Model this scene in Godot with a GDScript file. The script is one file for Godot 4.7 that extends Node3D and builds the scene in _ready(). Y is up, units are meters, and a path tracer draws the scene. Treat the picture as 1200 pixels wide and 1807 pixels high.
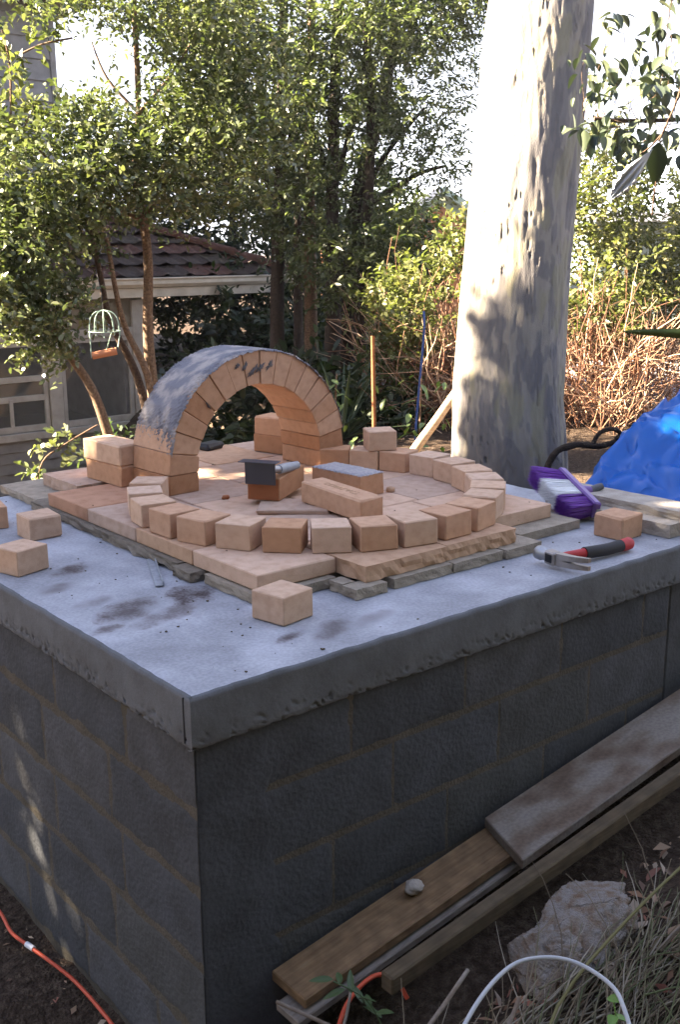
extends Node3D

var names := {}
var rng := RandomNumberGenerator.new()
var M := {}
var to_sun := Vector3.UP
var chips := false
var chip_rng := RandomNumberGenerator.new()
const UP := Vector3.UP

# ---------------------------------------------------------------- naming
func numbered(called: String, parent: Node) -> String:
	var key := str(parent.get_instance_id()) + called
	var n: int = names.get(key, -1) + 1
	names[key] = n
	return called if n == 0 else "%s_%03d" % [called, n]

func obj(called: String, mesh: Mesh, mat, parent: Node = null) -> MeshInstance3D:
	var p: Node = self if parent == null else parent
	var o := MeshInstance3D.new()
	o.name = numbered(called, p)
	o.mesh = mesh
	if mat != null:
		o.material_override = mat
	p.add_child(o, true)
	return o

func thing(called: String, label: String, category: String, at := Vector3.ZERO, group := "", turn := Vector3.ZERO) -> Node3D:
	var o := Node3D.new()
	o.name = numbered(called, self)
	add_child(o, true)
	o.position = at
	o.rotation = turn
	tag(o, label, category, group)
	return o

func tag(o: Node, label: String, category: String, group := "") -> Node:
	o.set_meta("label", label)
	o.set_meta("category", category)
	if group != "":
		o.set_meta("group", group)
	return o

func struct(called: String, mesh: Mesh, mat) -> MeshInstance3D:
	var o := obj(called, mesh, mat)
	o.set_meta("kind", "structure")
	return o

func stuff(o: Node) -> Node:
	o.set_meta("kind", "stuff")
	return o

# ---------------------------------------------------------------- shapes
func newst() -> SurfaceTool:
	var st := SurfaceTool.new()
	st.begin(Mesh.PRIMITIVE_TRIANGLES)
	st.set_smooth_group(-1)
	return st

func done(st: SurfaceTool, smooth := false) -> ArrayMesh:
	if smooth:
		st.index()
	st.generate_normals()
	return st.commit()

func poly(st: SurfaceTool, pts: Array, ctr: Vector3) -> void:
	var mid := Vector3.ZERO
	for p in pts:
		mid += p
	mid /= pts.size()
	var a: Vector3 = pts[0]
	var b: Vector3 = pts[1]
	var c: Vector3 = pts[2]
	var n := (a - c).cross(a - b)
	var q := pts
	if n.dot(mid - ctr) < 0.0:
		q = pts.duplicate()
		q.reverse()
	for k in range(1, q.size() - 1):
		st.add_vertex(q[0])
		st.add_vertex(q[k])
		st.add_vertex(q[k + 1])

func hexa(st: SurfaceTool, P: Array, ch: float) -> void:
	var ctr := Vector3.ZERO
	for p in P:
		ctr += p / 8.0
	var F := []
	for i in 8:
		var e := []
		var k := 1.0
		if chips and chip_rng.randf() < 0.2:
			k = chip_rng.randf_range(1.4, 2.8)
		for a in 3:
			var d: Vector3 = P[i ^ (1 << a)] - P[i]
			e.append(d.normalized() * ch * (k * chip_rng.randf_range(0.7, 1.3) if chips else 1.0))
		F.append([P[i] + e[1] + e[2], P[i] + e[0] + e[2], P[i] + e[0] + e[1]])
	for a in 3:
		var b := (a + 1) % 3
		var c := (a + 2) % 3
		for s in 2:
			var i0 := s << a
			var i1 := i0 | (1 << b)
			var i2 := i1 | (1 << c)
			var i3 := i0 | (1 << c)
			poly(st, [F[i0][a], F[i1][a], F[i2][a], F[i3][a]], ctr)
		if ch > 0.0:
			for s in 4:
				var i0 := ((s & 1) << b) | ((s >> 1) << c)
				var j := i0 | (1 << a)
				poly(st, [F[i0][b], F[j][b], F[j][c], F[i0][c]], ctr)
	if ch > 0.0:
		for i in 8:
			poly(st, [F[i][0], F[i][1], F[i][2]], ctr)

func corners(lo: Vector3, hi: Vector3, jit := 0.0) -> Array:
	var P := []
	for i in 8:
		var p := Vector3(hi.x if i & 1 else lo.x, hi.y if i & 2 else lo.y, hi.z if i & 4 else lo.z)
		if jit > 0.0:
			p += Vector3(rng.randf_range(-jit, jit), rng.randf_range(-jit, jit), rng.randf_range(-jit, jit))
		P.append(p)
	return P

func boxmesh(lo: Vector3, hi: Vector3, ch := 0.003, jit := 0.0) -> ArrayMesh:
	var st := newst()
	hexa(st, corners(lo, hi, jit), ch)
	return done(st)

func addbox(st: SurfaceTool, lo: Vector3, hi: Vector3, ch := 0.002) -> void:
	hexa(st, corners(lo, hi), ch)

func beam(st: SurfaceTool, a: Vector3, b: Vector3, w: float, h: float, up := Vector3.UP, ch := 0.002) -> void:
	var d := (b - a).normalized()
	var s := d.cross(up).normalized()
	var u := s.cross(d).normalized()
	var P := []
	for i in 8:
		P.append((b if i & 1 else a) + u * (h * 0.5 if i & 2 else -h * 0.5) + s * (w * 0.5 if i & 4 else -w * 0.5))
	hexa(st, P, ch)

# a swept tube; radii may be one number or one per point
func tube(st: SurfaceTool, pts: Array, radii, sides := 6, caps := true, smooth := true) -> void:
	var n := pts.size()
	var rings := []
	var d0: Vector3 = (pts[1] - pts[0]).normalized()
	var s := d0.cross(Vector3(0.31, 0.87, 0.21)).normalized()
	for i in n:
		var d: Vector3
		if i == 0:
			d = pts[1] - pts[0]
		elif i == n - 1:
			d = pts[n - 1] - pts[n - 2]
		else:
			d = pts[i + 1] - pts[i - 1]
		d = d.normalized()
		s = (s - d * s.dot(d)).normalized()
		var t := d.cross(s)
		var r: float = radii[i] if radii is Array else radii
		var ring := []
		for k in sides:
			var a := TAU * k / sides
			ring.append(pts[i] + (s * cos(a) + t * sin(a)) * r)
		rings.append(ring)
	st.set_smooth_group(0 if smooth else -1)
	for i in n - 1:
		for k in sides:
			var k2 := (k + 1) % sides
			var mid: Vector3 = (pts[i] + pts[i + 1]) * 0.5
			poly(st, [rings[i][k], rings[i][k2], rings[i + 1][k2], rings[i + 1][k]], mid)
	if caps:
		st.set_smooth_group(-1)
		poly(st, rings[0], (pts[0] + pts[1]) * 0.5)
		poly(st, rings[n - 1], (pts[n - 1] + pts[n - 2]) * 0.5)
	st.set_smooth_group(-1)

func tubemesh(pts: Array, radii, sides := 6) -> ArrayMesh:
	var st := newst()
	tube(st, pts, radii, sides)
	return done(st)

func curve(pts: Array, steps := 6) -> Array:
	var out := []
	for i in pts.size() - 1:
		var p0: Vector3 = pts[maxi(i - 1, 0)]
		var p3: Vector3 = pts[mini(i + 2, pts.size() - 1)]
		for k in steps:
			var a: Vector3 = pts[i]
			out.append(a.cubic_interpolate(pts[i + 1], p0, p3, float(k) / steps))
	out.append(pts[-1])
	return out

# heightfield or any (u,v) -> point grid
func sheet(f: Callable, nu: int, nv: int, smooth := true, uv := false, colour = null) -> ArrayMesh:
	var V := PackedVector3Array()
	var U := PackedVector2Array()
	var C := PackedColorArray()
	var I := PackedInt32Array()
	for j in nv + 1:
		for i in nu + 1:
			var u := float(i) / nu
			var v := float(j) / nv
			var p: Vector3 = f.call(u, v)
			V.append(p)
			U.append(Vector2(u, v))
			if colour != null:
				C.append(colour.call(u, v, p))
	for j in nv:
		for i in nu:
			var a := j * (nu + 1) + i
			I.append_array([a, a + 1, a + nu + 2, a, a + nu + 2, a + nu + 1])
	var N := PackedVector3Array()
	N.resize(V.size())
	for k in range(0, I.size(), 3):
		var n := (V[I[k]] - V[I[k + 2]]).cross(V[I[k]] - V[I[k + 1]])
		for q in 3:
			N[I[k + q]] += n
	for k in N.size():
		N[k] = N[k].normalized()
	var A := []
	A.resize(Mesh.ARRAY_MAX)
	A[Mesh.ARRAY_VERTEX] = V
	A[Mesh.ARRAY_NORMAL] = N
	A[Mesh.ARRAY_INDEX] = I
	if uv:
		A[Mesh.ARRAY_TEX_UV] = U
	if colour != null:
		A[Mesh.ARRAY_COLOR] = C
	var m := ArrayMesh.new()
	m.add_surface_from_arrays(Mesh.PRIMITIVE_TRIANGLES, A)
	if not smooth:
		var st := SurfaceTool.new()
		st.create_from(m, 0)
		st.deindex()
		st.set_smooth_group(-1)
		st.generate_normals()
		return st.commit()
	return m

func lump(size: Vector3, seed_: int, rough: float, nu := 28, nv := 18, cuts := 6) -> ArrayMesh:
	var nz := noise(seed_, 1.6, 4)
	var r := RandomNumberGenerator.new()
	r.seed = seed_
	var planes := []
	for k in cuts:
		planes.append([Vector3(r.randf_range(-1, 1), r.randf_range(-0.5, 1), r.randf_range(-1, 1)).normalized(), r.randf_range(0.62, 0.9)])
	return sheet(func(u, v):
		var th: float = -TAU * u
		var ph: float = PI * v
		var d := Vector3(sin(ph) * cos(th), cos(ph), sin(ph) * sin(th))
		if v == 0.0: d = Vector3.UP
		if v == 1.0: d = Vector3.DOWN
		var c := d * (1.0 + rough * nz.get_noise_3dv(d * 1.0))
		for q in planes:
			var over: float = c.dot(q[0]) - q[1]
			if over > 0.0:
				c -= q[0] * over * 0.9
		c += d * (0.05 * nz.get_noise_3dv(d * 5.0) + 0.035 * nz.get_noise_3dv(d * 13.0))
		return c * size, nu, nv)

func noise(seed_: int, freq: float, oct := 3, type := FastNoiseLite.TYPE_SIMPLEX_SMOOTH) -> FastNoiseLite:
	var n := FastNoiseLite.new()
	n.seed = seed_
	n.noise_type = type
	n.frequency = freq
	n.fractal_octaves = oct
	return n

# ---------------------------------------------------------------- textures and materials
func ramp_tex(w: int, h: int, stops: Array, f: FastNoiseLite, stretch := Vector2.ONE, speck: FastNoiseLite = null, speck_amt := 0.0) -> ImageTexture:
	# seamless colour texture from noise (value -> ramp), with optional fine specks
	var g := Gradient.new()
	g.offsets = PackedFloat32Array(stops.map(func(s): return s[0]))
	g.colors = PackedColorArray(stops.map(func(s): return s[1]))
	var a := f.get_seamless_image(int(w * stretch.x), int(h * stretch.y), false, false, 0.15)
	a.resize(w, h, Image.INTERPOLATE_CUBIC)
	var b: Image = null
	if speck:
		b = speck.get_seamless_image(w, h, false, false, 0.15)
	var im := Image.create(w, h, false, Image.FORMAT_RGB8)
	for y in h:
		for x in w:
			var c := g.sample(a.get_pixel(x, y).r)
			if b:
				var k := 1.0 + speck_amt * (b.get_pixel(x, y).r - 0.5) * 2.0
				c = Color(c.r * k, c.g * k, c.b * k)
			im.set_pixel(x, y, c)
	return ImageTexture.create_from_image(im)

func grey_tex(w: int, h: int, f: FastNoiseLite) -> ImageTexture:
	var a := f.get_seamless_image(w, h, false, false, 0.15)
	a.convert(Image.FORMAT_RGB8)
	return ImageTexture.create_from_image(a)

func lin(r: float, g: float, b: float) -> Color:
	return Color(r, g, b).linear_to_srgb()

func mat(c: Color, rough := 0.85, tex: Texture2D = null, scale := 4.0, bump: Texture2D = null, bump_cm := 0.1, bscale := -1.0, spec := 0.4) -> StandardMaterial3D:
	var m := StandardMaterial3D.new()
	m.albedo_color = c
	m.roughness = rough
	m.metallic_specular = spec
	m.cull_mode = BaseMaterial3D.CULL_DISABLED
	if tex or bump:
		m.uv1_triplanar = true
		m.uv1_world_triplanar = true
		m.uv1_scale = Vector3.ONE * scale
	if tex:
		m.albedo_texture = tex
	if bump:
		m.heightmap_enabled = true
		m.heightmap_texture = bump
		m.heightmap_scale = bump_cm
	return m

func vmat(rough := 0.6, back := Color(0, 0, 0), spec := 0.4) -> StandardMaterial3D:
	var m := StandardMaterial3D.new()
	m.vertex_color_use_as_albedo = true
	m.roughness = rough
	m.metallic_specular = spec
	m.cull_mode = BaseMaterial3D.CULL_DISABLED
	if back != Color(0, 0, 0):
		m.backlight_enabled = true
		m.backlight = back
	return m

# ---------------------------------------------------------------- foliage
# blobs: [centre, radii, weight]; sprays of leaves along small twigs spread through the blobs
func foliage(blobs: Array, sprays: int, per: int, L: float, W: float, cols: Array, seed_: int, opt := {}) -> ArrayMesh:
	var r := RandomNumberGenerator.new()
	r.seed = seed_
	var gap := noise(seed_ + 7, opt.get("gap_freq", 1.8), 2)
	var thr: float = opt.get("gap", -0.25)
	var shell: float = opt.get("shell", 0.5)
	var twig: float = opt.get("twig", 0.28)
	var droop: float = opt.get("droop", 0.0)
	var total := 0.0
	for b in blobs:
		total += b[2]
	var V := PackedVector3Array()
	var N := PackedVector3Array()
	var C := PackedColorArray()
	var I := PackedInt32Array()
	for s in sprays:
		var w := r.randf() * total
		var blob: Array = blobs[0]
		for b in blobs:
			w -= b[2]
			if w <= 0.0:
				blob = b
				break
		var dir := Vector3(r.randfn(), r.randfn(), r.randfn()).normalized()
		var rad: Vector3 = blob[1]
		var centre: Vector3 = blob[0]
		var p := centre + dir * rad * pow(r.randf(), shell)
		if gap.get_noise_3dv(p) < thr:
			continue
		var hole := false
		for hh in opt.get("gaps", []):
			var rel: Vector3 = p - hh[0]
			if (rel - to_sun * rel.dot(to_sun)).length() < hh[1]:
				hole = true
		if hole:
			continue
		var tone: float = clampf(0.5 + 0.55 * gap.get_noise_3dv(p * 2.3 + Vector3(9, 3, 1)) + r.randf_range(-0.3, 0.3), 0.0, 0.999)
		var ax := (dir * 0.9 + Vector3(r.randfn() * 0.6, r.randfn() * 0.5 - droop + 0.15, r.randfn() * 0.6)).normalized()
		var side := ax.cross(Vector3(r.randfn(), 1.2, r.randfn())).normalized()
		var len_ := twig * r.randf_range(0.6, 1.3)
		for k in per:
			var t := (k + r.randf()) / per
			var q := p + ax * len_ * t - Vector3.UP * droop * 0.25 * len_ * t * t
			var sd := 1.0 if k % 2 == 0 else -1.0
			var d := (ax * r.randf_range(0.2, 0.9) + side * sd * r.randf_range(0.5, 1.1) + Vector3(r.randfn(), r.randfn() - droop, r.randfn()) * 0.35).normalized()
			var nn := (Vector3(r.randfn() * 0.55, 0.8 + r.randfn() * 0.4, r.randfn() * 0.55))
			var x := d.cross(nn).normalized()
			nn = x.cross(d).normalized()
			var l := L * r.randf_range(0.6, 1.25)
			var h := W * r.randf_range(0.7, 1.2) * 0.5
			var f := l * 0.12
			var i0 := V.size()
			V.append(q)
			V.append(q + d * l * 0.3 + x * h * 0.9 + nn * f)
			V.append(q + d * l * 0.68 + x * h * 0.75 + nn * f * 0.7)
			V.append(q + d * l - nn * f * 0.6)
			V.append(q + d * l * 0.68 - x * h * 0.75 + nn * f * 0.7)
			V.append(q + d * l * 0.3 - x * h * 0.9 + nn * f)
			var c: Color = cols[int(clampf(tone + r.randf_range(-0.18, 0.18), 0.0, 0.999) * cols.size())]
			var g := r.randf_range(0.75, 1.2)
			c = Color(c.r * g, c.g * g, c.b * g)
			for z in 6:
				N.append(nn)
				C.append(c)
			I.append_array([i0, i0 + 2, i0 + 1, i0, i0 + 3, i0 + 2, i0, i0 + 4, i0 + 3, i0, i0 + 5, i0 + 4])
	var A := []
	A.resize(Mesh.ARRAY_MAX)
	A[Mesh.ARRAY_VERTEX] = V
	A[Mesh.ARRAY_NORMAL] = N
	A[Mesh.ARRAY_COLOR] = C
	A[Mesh.ARRAY_INDEX] = I
	var m := ArrayMesh.new()
	m.add_surface_from_arrays(Mesh.PRIMITIVE_TRIANGLES, A)
	return m

# many thin bent stems between a low region and a high region
func stems(n: int, base_c: Vector3, base_r: Vector3, lean: Vector3, spread: float, len_: float, rad: float, cols: Array, seed_: int) -> ArrayMesh:
	var r := RandomNumberGenerator.new()
	r.seed = seed_
	var V := PackedVector3Array()
	var N := PackedVector3Array()
	var C := PackedColorArray()
	var I := PackedInt32Array()
	for s in n:
		var p := base_c + Vector3(r.randf_range(-1, 1) * base_r.x, r.randf_range(-1, 1) * base_r.y, r.randf_range(-1, 1) * base_r.z)
		var d := (lean + Vector3(r.randfn(), r.randfn() * 0.6, r.randfn()) * spread).normalized()
		var l := len_ * r.randf_range(0.35, 1.2)
		var ra := rad * r.randf_range(0.5, 1.5)
		var c: Color = cols[r.randi() % cols.size()]
		var segs := 5
		var x := d.cross(Vector3(0.3, 0.2, 0.9)).normalized()
		var prev := -1
		for k in segs + 1:
			var y := d.cross(x)
			var i0 := V.size()
			var rr := ra * (1.0 - 0.6 * k / segs)
			for q in 4:
				var a := TAU * q / 4.0
				var nn := x * cos(a) + y * sin(a)
				V.append(p + nn * rr)
				N.append(nn)
				C.append(c)
			if prev >= 0:
				for q in 4:
					var q2 := (q + 1) % 4
					I.append_array([prev + q, i0 + q2, prev + q2, prev + q, i0 + q, i0 + q2])
			prev = i0
			p += d * l / segs
			d = (d + Vector3(r.randfn(), r.randfn() - 0.3, r.randfn()) * 0.13).normalized()
			x = (x - d * x.dot(d)).normalized()
	var A := []
	A.resize(Mesh.ARRAY_MAX)
	A[Mesh.ARRAY_VERTEX] = V
	A[Mesh.ARRAY_NORMAL] = N
	A[Mesh.ARRAY_COLOR] = C
	A[Mesh.ARRAY_INDEX] = I
	var m := ArrayMesh.new()
	m.add_surface_from_arrays(Mesh.PRIMITIVE_TRIANGLES, A)
	return m

# garden frame: d metres out from where the photographer stands, s metres to the right, y up
func spot(s: float, y: float, d: float) -> Vector3:
	return Vector3(-1.08 + 0.6335 * d + 0.7737 * s, y, 1.833 - 0.7737 * d + 0.6335 * s)

# ---------------------------------------------------------------- terrain
var tn := FastNoiseLite.new()
func ground_y(x: float, z: float) -> float:
	var left := -1.1 - 0.11 * clampf(-z - 1.5, 0.0, 8.0)
	var t := smoothstep(0.5, 3.2, x + 0.35 * (z + 2.0))
	var h := lerpf(left, -0.42, t)
	if z > -0.3:
		var tx := smoothstep(-0.5, 0.0, x)
		var front := -0.72 + 0.12 * smoothstep(0.3, 2.0, x)
		var trench := -1.06 + 0.22 * clampf(x, 0.0, 1.8)
		var ff := lerpf(trench, front, smoothstep(0.3, 0.55, z))
		h = lerpf(h, lerpf(-1.1, ff, tx), smoothstep(-0.3, 0.0, z) * (1.0 - smoothstep(2.0, 2.6, x) * (1.0 - smoothstep(0.0, 0.5, z))))
	var near := exp(-Vector2(x, z).length() * 0.02)
	return h + tn.get_noise_2d(x * 6.0, z * 6.0) * 0.035 * near + tn.get_noise_2d(x * 30.0, z * 30.0) * 0.012 * near

func _ready() -> void:
	rng.seed = 11
	tn.seed = 3
	tn.frequency = 0.35
	tn.fractal_octaves = 3
	# ------------------------------------------------ camera
	var cam := Camera3D.new()
	cam.name = "camera"
	add_child(cam)
	cam.position = Vector3(-1.07985, 0.92908, 1.83263)
	cam.rotation_order = EULER_ORDER_YXZ
	cam.rotation = Vector3(-0.24356, -0.68508, -0.00795)
	cam.fov = rad_to_deg(2.0 * atan(903.5 / 1876.86))
	cam.near = 0.05
	cam.far = 600.0
	cam.current = true
	# ------------------------------------------------ sky, sun, exposure
	var we := WorldEnvironment.new()
	we.name = "world_environment"
	var env := Environment.new()
	env.background_mode = Environment.BG_SKY
	var sky := Sky.new()
	var sm := ProceduralSkyMaterial.new()
	sm.sky_top_color = Color(0.63, 0.695, 0.875)
	sm.sky_energy_multiplier = 0.42
	sm.ground_energy_multiplier = 0.42
	sm.sky_horizon_color = Color(0.93, 0.95, 1.0)
	sm.sky_curve = 0.38
	sm.ground_bottom_color = Color(0.16, 0.14, 0.12)
	sm.ground_horizon_color = Color(0.5, 0.5, 0.48)
	sky.sky_material = sm
	env.sky = sky
	env.ambient_light_source = Environment.AMBIENT_SOURCE_SKY
	env.tonemap_mode = Environment.TONE_MAPPER_LINEAR
	env.tonemap_exposure = 17.0
	env.sdfgi_enabled = true
	env.ssao_enabled = true
	env.ssil_enabled = true
	env.fog_enabled = true
	env.fog_density = 0.0006
	env.fog_light_color = Color(0.93, 0.95, 1.0)
	we.environment = env
	add_child(we)
	var sun := DirectionalLight3D.new()
	sun.name = "sun"
	sun.light_energy = 1.6
	sun.light_color = Color(1.0, 0.93, 0.82)
	sun.light_angular_distance = 0.5
	sun.shadow_enabled = true
	add_child(sun)
	to_sun = Vector3(-0.7737, 0.0, -0.6335).normalized() * cos(deg_to_rad(35)) + Vector3.UP * sin(deg_to_rad(35))
	sun.look_at_from_position(to_sun * 20.0, Vector3.ZERO)
	materials()
	setting()
	base_and_slab()
	chip_rng.seed = 5
	chips = true
	oven()
	loose_bricks()
	chips = false
	tools()
	foreground()
	house()
	far_buildings()
	big_trunk()
	garden()
	overhang()
	shade_trees()

# ---------------------------------------------------------------- materials
func materials() -> void:
	var fine := noise(1, 0.02, 5)
	var speck := noise(2, 0.35, 2)
	var brick_tex := ramp_tex(384, 384, [[0.0, Color(0.86, 0.83, 0.81)], [0.22, Color(0.92, 0.905, 0.89)], [0.45, Color(0.95, 0.945, 0.94)], [0.7, Color(0.98, 0.98, 0.98)], [1.0, Color(1, 1, 1)]], fine, Vector2.ONE, speck, 0.09)
	var gritty := grey_tex(384, 384, noise(4, 0.22, 4))
	# fire bricks: tones run from pale buff to orange brown
	var tones := [lin(0.64, 0.425, 0.29), lin(0.585, 0.355, 0.225), lin(0.53, 0.30, 0.175), lin(0.65, 0.45, 0.325), lin(0.48, 0.25, 0.135), lin(0.61, 0.41, 0.285), lin(0.565, 0.335, 0.21)]
	M.brick = []
	for c in tones:
		M.brick.append(mat(c, 0.92, brick_tex, 3.1, gritty, 0.05, -1, 0.3))
	M.red_brick = mat(lin(0.36, 0.135, 0.06), 0.9, brick_tex, 3.3, gritty, 0.06, -1, 0.3)
	M.orange_brick = mat(lin(0.43, 0.22, 0.115), 0.9, brick_tex, 2.7, gritty, 0.06, -1, 0.3)
	M.hearth = [mat(lin(0.64, 0.435, 0.31), 0.9, brick_tex, 2.2, gritty, 0.05, -1, 0.3), mat(lin(0.56, 0.355, 0.225), 0.9, brick_tex, 2.6, gritty, 0.05, -1, 0.3), mat(lin(0.50, 0.275, 0.17), 0.9, brick_tex, 1.9, gritty, 0.05, -1, 0.3), mat(lin(0.50, 0.355, 0.27), 0.9, brick_tex, 2.4, gritty, 0.05, -1, 0.3)]
	var conc_tex := ramp_tex(512, 512, [[0.0, Color(0.82, 0.81, 0.80)], [0.4, Color(0.90, 0.90, 0.895)], [0.7, Color(0.95, 0.95, 0.95)], [1.0, Color(1, 1, 1)]], noise(8, 0.012, 5), Vector2.ONE, noise(9, 0.3, 3), 0.08)
	var pit := grey_tex(384, 384, noise(12, 0.12, 5))
	M.paver = mat(lin(0.40, 0.335, 0.26), 0.95, conc_tex, 3.0, pit, 0.25, -1, 0.3)
	M.rubble = mat(lin(0.30, 0.25, 0.195), 0.95, conc_tex, 5.0, pit, 0.5, -1, 0.3)
	M.concrete_side = mat(lin(0.15, 0.153, 0.161), 0.9, conc_tex, 1.3, pit, 0.08, -1, 0.35)
	M.kerb = mat(lin(0.46, 0.40, 0.34), 0.9, conc_tex, 2.0, pit, 0.25, -1, 0.3)
	M.block = []
	for c in [lin(0.080, 0.083, 0.091), lin(0.096, 0.096, 0.101), lin(0.073, 0.075, 0.081), lin(0.087, 0.087, 0.086)]:
		M.block.append(mat(c, 0.95, conc_tex, 1.1, pit, 0.25, -1, 0.3))
	M.mortar = mat(lin(0.112, 0.096, 0.073), 0.95, conc_tex, 1.7, pit, 0.2, -1, 0.3)
	var wood_tex := ramp_tex(512, 512, [[0.0, Color(0.74, 0.68, 0.62)], [0.3, Color(0.86, 0.81, 0.76)], [0.7, Color(0.94, 0.91, 0.88)], [1.0, Color(1, 0.98, 0.96)]], noise(21, 0.11, 5), Vector2(0.06, 1.0), noise(22, 0.02, 5), 0.18)
	M.wood = mat(lin(0.25, 0.165, 0.09), 0.75, wood_tex, 1.5)
	M.grey_wood = mat(lin(0.27, 0.235, 0.20), 0.85, ramp_tex(512, 512, [[0.0, Color(0.60, 0.50, 0.42)], [0.35, Color(0.80, 0.73, 0.67)], [0.6, Color(0.93, 0.91, 0.89)], [1.0, Color(1, 1, 1)]], noise(24, 0.012, 4), Vector2(0.5, 1.0), noise(25, 0.12, 4), 0.12), 1.1)
	M.dark_wood = mat(lin(0.11, 0.085, 0.052), 0.85, wood_tex, 1.4)
	M.old_board = mat(lin(0.24, 0.22, 0.20), 0.85, wood_tex, 1.3)
	var soil_tex := ramp_tex(512, 512, [[0.0, Color(0.45, 0.40, 0.36)], [0.5, Color(0.75, 0.70, 0.66)], [1.0, Color(1, 0.97, 0.92)]], noise(31, 0.03, 5), Vector2.ONE, noise(32, 0.25, 3), 0.35)
	M.soil = mat(lin(0.105, 0.082, 0.064), 0.95, soil_tex, 1.6, pit, 1.2, -1, 0.25)
	M.path = mat(lin(0.30, 0.28, 0.30), 0.9, conc_tex, 0.5, pit, 0.3)
	M.pale_conc = mat(lin(0.55, 0.50, 0.46), 0.9, conc_tex, 0.7)
	M.rock = mat(lin(0.28, 0.25, 0.225), 0.95, ramp_tex(512, 512, [[0.0, Color(0.72, 0.58, 0.46)], [0.35, Color(0.84, 0.77, 0.70)], [0.55, Color(0.90, 0.89, 0.88)], [1.0, Color(1, 1, 1)]], noise(41, 0.014, 4), Vector2.ONE, noise(42, 0.2, 4), 0.3), 3.5, pit, 0.5, -1, 0.3)
	M.steel = StandardMaterial3D.new()
	M.steel.albedo_color = lin(0.36, 0.36, 0.37)
	M.steel.metallic = 0.9
	M.steel.roughness = 0.48
	M.steel_worn = StandardMaterial3D.new()
	M.steel_worn.albedo_color = lin(0.34, 0.31, 0.29)
	M.steel_worn.metallic = 0.75
	M.steel_worn.roughness = 0.5
	M.blue_steel = mat(lin(0.014, 0.019, 0.034), 0.42, null, 1, null, 0, -1, 0.6)
	M.black = mat(lin(0.012, 0.012, 0.014), 0.5)
	M.black_rubber = mat(lin(0.02, 0.019, 0.02), 0.65)
	M.red_rubber = mat(lin(0.42, 0.022, 0.024), 0.5)
	M.galv = mat(lin(0.33, 0.35, 0.39), 0.45, conc_tex, 6.0)
	M.purple = vmat(0.45)
	M.purple_plastic = mat(lin(0.15, 0.07, 0.26), 0.35)
	M.grey_plastic = mat(lin(0.10, 0.10, 0.11), 0.5)
	M.cord = mat(lin(0.55, 0.075, 0.03), 0.45)
	M.white = mat(lin(0.72, 0.72, 0.74), 0.6)
	M.conduit = mat(lin(0.42, 0.42, 0.43), 0.5)
	M.house_white = mat(lin(0.38, 0.35, 0.31), 0.6, conc_tex, 0.9)
	M.house_cream = mat(lin(0.60, 0.54, 0.45), 0.6, conc_tex, 0.8)
	M.board = mat(lin(0.20, 0.185, 0.175), 0.7, conc_tex, 0.8)
	M.frieze = mat(lin(0.17, 0.145, 0.105), 0.7, conc_tex, 0.8)
	M.upper = mat(lin(0.27, 0.27, 0.28), 0.7, conc_tex, 0.7)
	M.room = mat(lin(0.03, 0.018, 0.013), 0.9)
	M.glass = StandardMaterial3D.new()
	M.glass.albedo_color = Color(0.5, 0.5, 0.5, 0.12)
	M.glass.transparency = BaseMaterial3D.TRANSPARENCY_ALPHA
	M.glass.roughness = 0.03
	M.glass.metallic_specular = 0.35
	M.tile = []
	for c in [lin(0.072, 0.038, 0.022), lin(0.058, 0.036, 0.020), lin(0.062, 0.046, 0.022), lin(0.11, 0.045, 0.022)]:
		M.tile.append(mat(c, 0.9, soil_tex, 1.2, pit, 0.4))
	M.far_roof = mat(lin(0.34, 0.40, 0.48), 0.5)
	M.far_green = mat(lin(0.22, 0.28, 0.25), 0.7)
	M.far_brick = mat(lin(0.30, 0.12, 0.06), 0.9, conc_tex, 0.8)
	M.bark = mat(lin(0.15, 0.105, 0.075), 0.9, soil_tex, 3.0, pit, 0.6)
	M.pale_bark = mat(lin(0.27, 0.19, 0.13), 0.85, soil_tex, 3.0, pit, 0.4)
	M.dark_bark = mat(lin(0.06, 0.046, 0.036), 0.9, soil_tex, 2.0, pit, 0.6)
	M.leaf = vmat(0.36, Color(0.72, 0.84, 0.42).linear_to_srgb(), 0.5)
	M.gloss_leaf = vmat(0.27, Color(0.56, 0.64, 0.30).linear_to_srgb(), 0.65)
	M.dry = vmat(0.8)
	M.terracotta = mat(lin(0.42, 0.17, 0.085), 0.85)
	M.feeder_green = mat(lin(0.22, 0.30, 0.25), 0.5)
	M.iron = mat(lin(0.012, 0.010, 0.009), 0.9)
	M.rope = mat(lin(0.04, 0.075, 0.22), 0.7)
	M.tarp = mat(lin(0.004, 0.095, 0.40), 0.3, null, 1, null, 0.5, -1, 0.4)
	M.log = mat(lin(0.46, 0.36, 0.27), 0.85, wood_tex, 2.0)
	M.stake = mat(lin(0.20, 0.085, 0.032), 0.8, wood_tex, 2.0)
	M.pen = mat(lin(0.02, 0.025, 0.06), 0.35)

# ---------------------------------------------------------------- ground
func setting() -> void:
	var g := sheet(func(u, v):
		var a: float = u * 2.0 - 1.0
		var b: float = v * 2.0 - 1.0
		var x: float = 1.0 + 3.0 * a + 180.0 * pow(absf(a), 4.0) * signf(a)
		var z: float = -1.0 + 3.0 * b + 180.0 * pow(absf(b), 4.0) * signf(b)
		return Vector3(x, ground_y(x, z), z), 260, 260)
	struct("ground", g, M.soil)
	# paved path beyond the brush, right of the trunk
	var p := sheet(func(u, v):
		var q := spot(2.2 + 5.0 * u, 0.0, 8.8 + 3.6 * v)
		return Vector3(q.x, ground_y(q.x, q.z) + 0.05 + 0.0 * v, q.z), 20, 14)
	struct("path", p, M.path)

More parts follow.
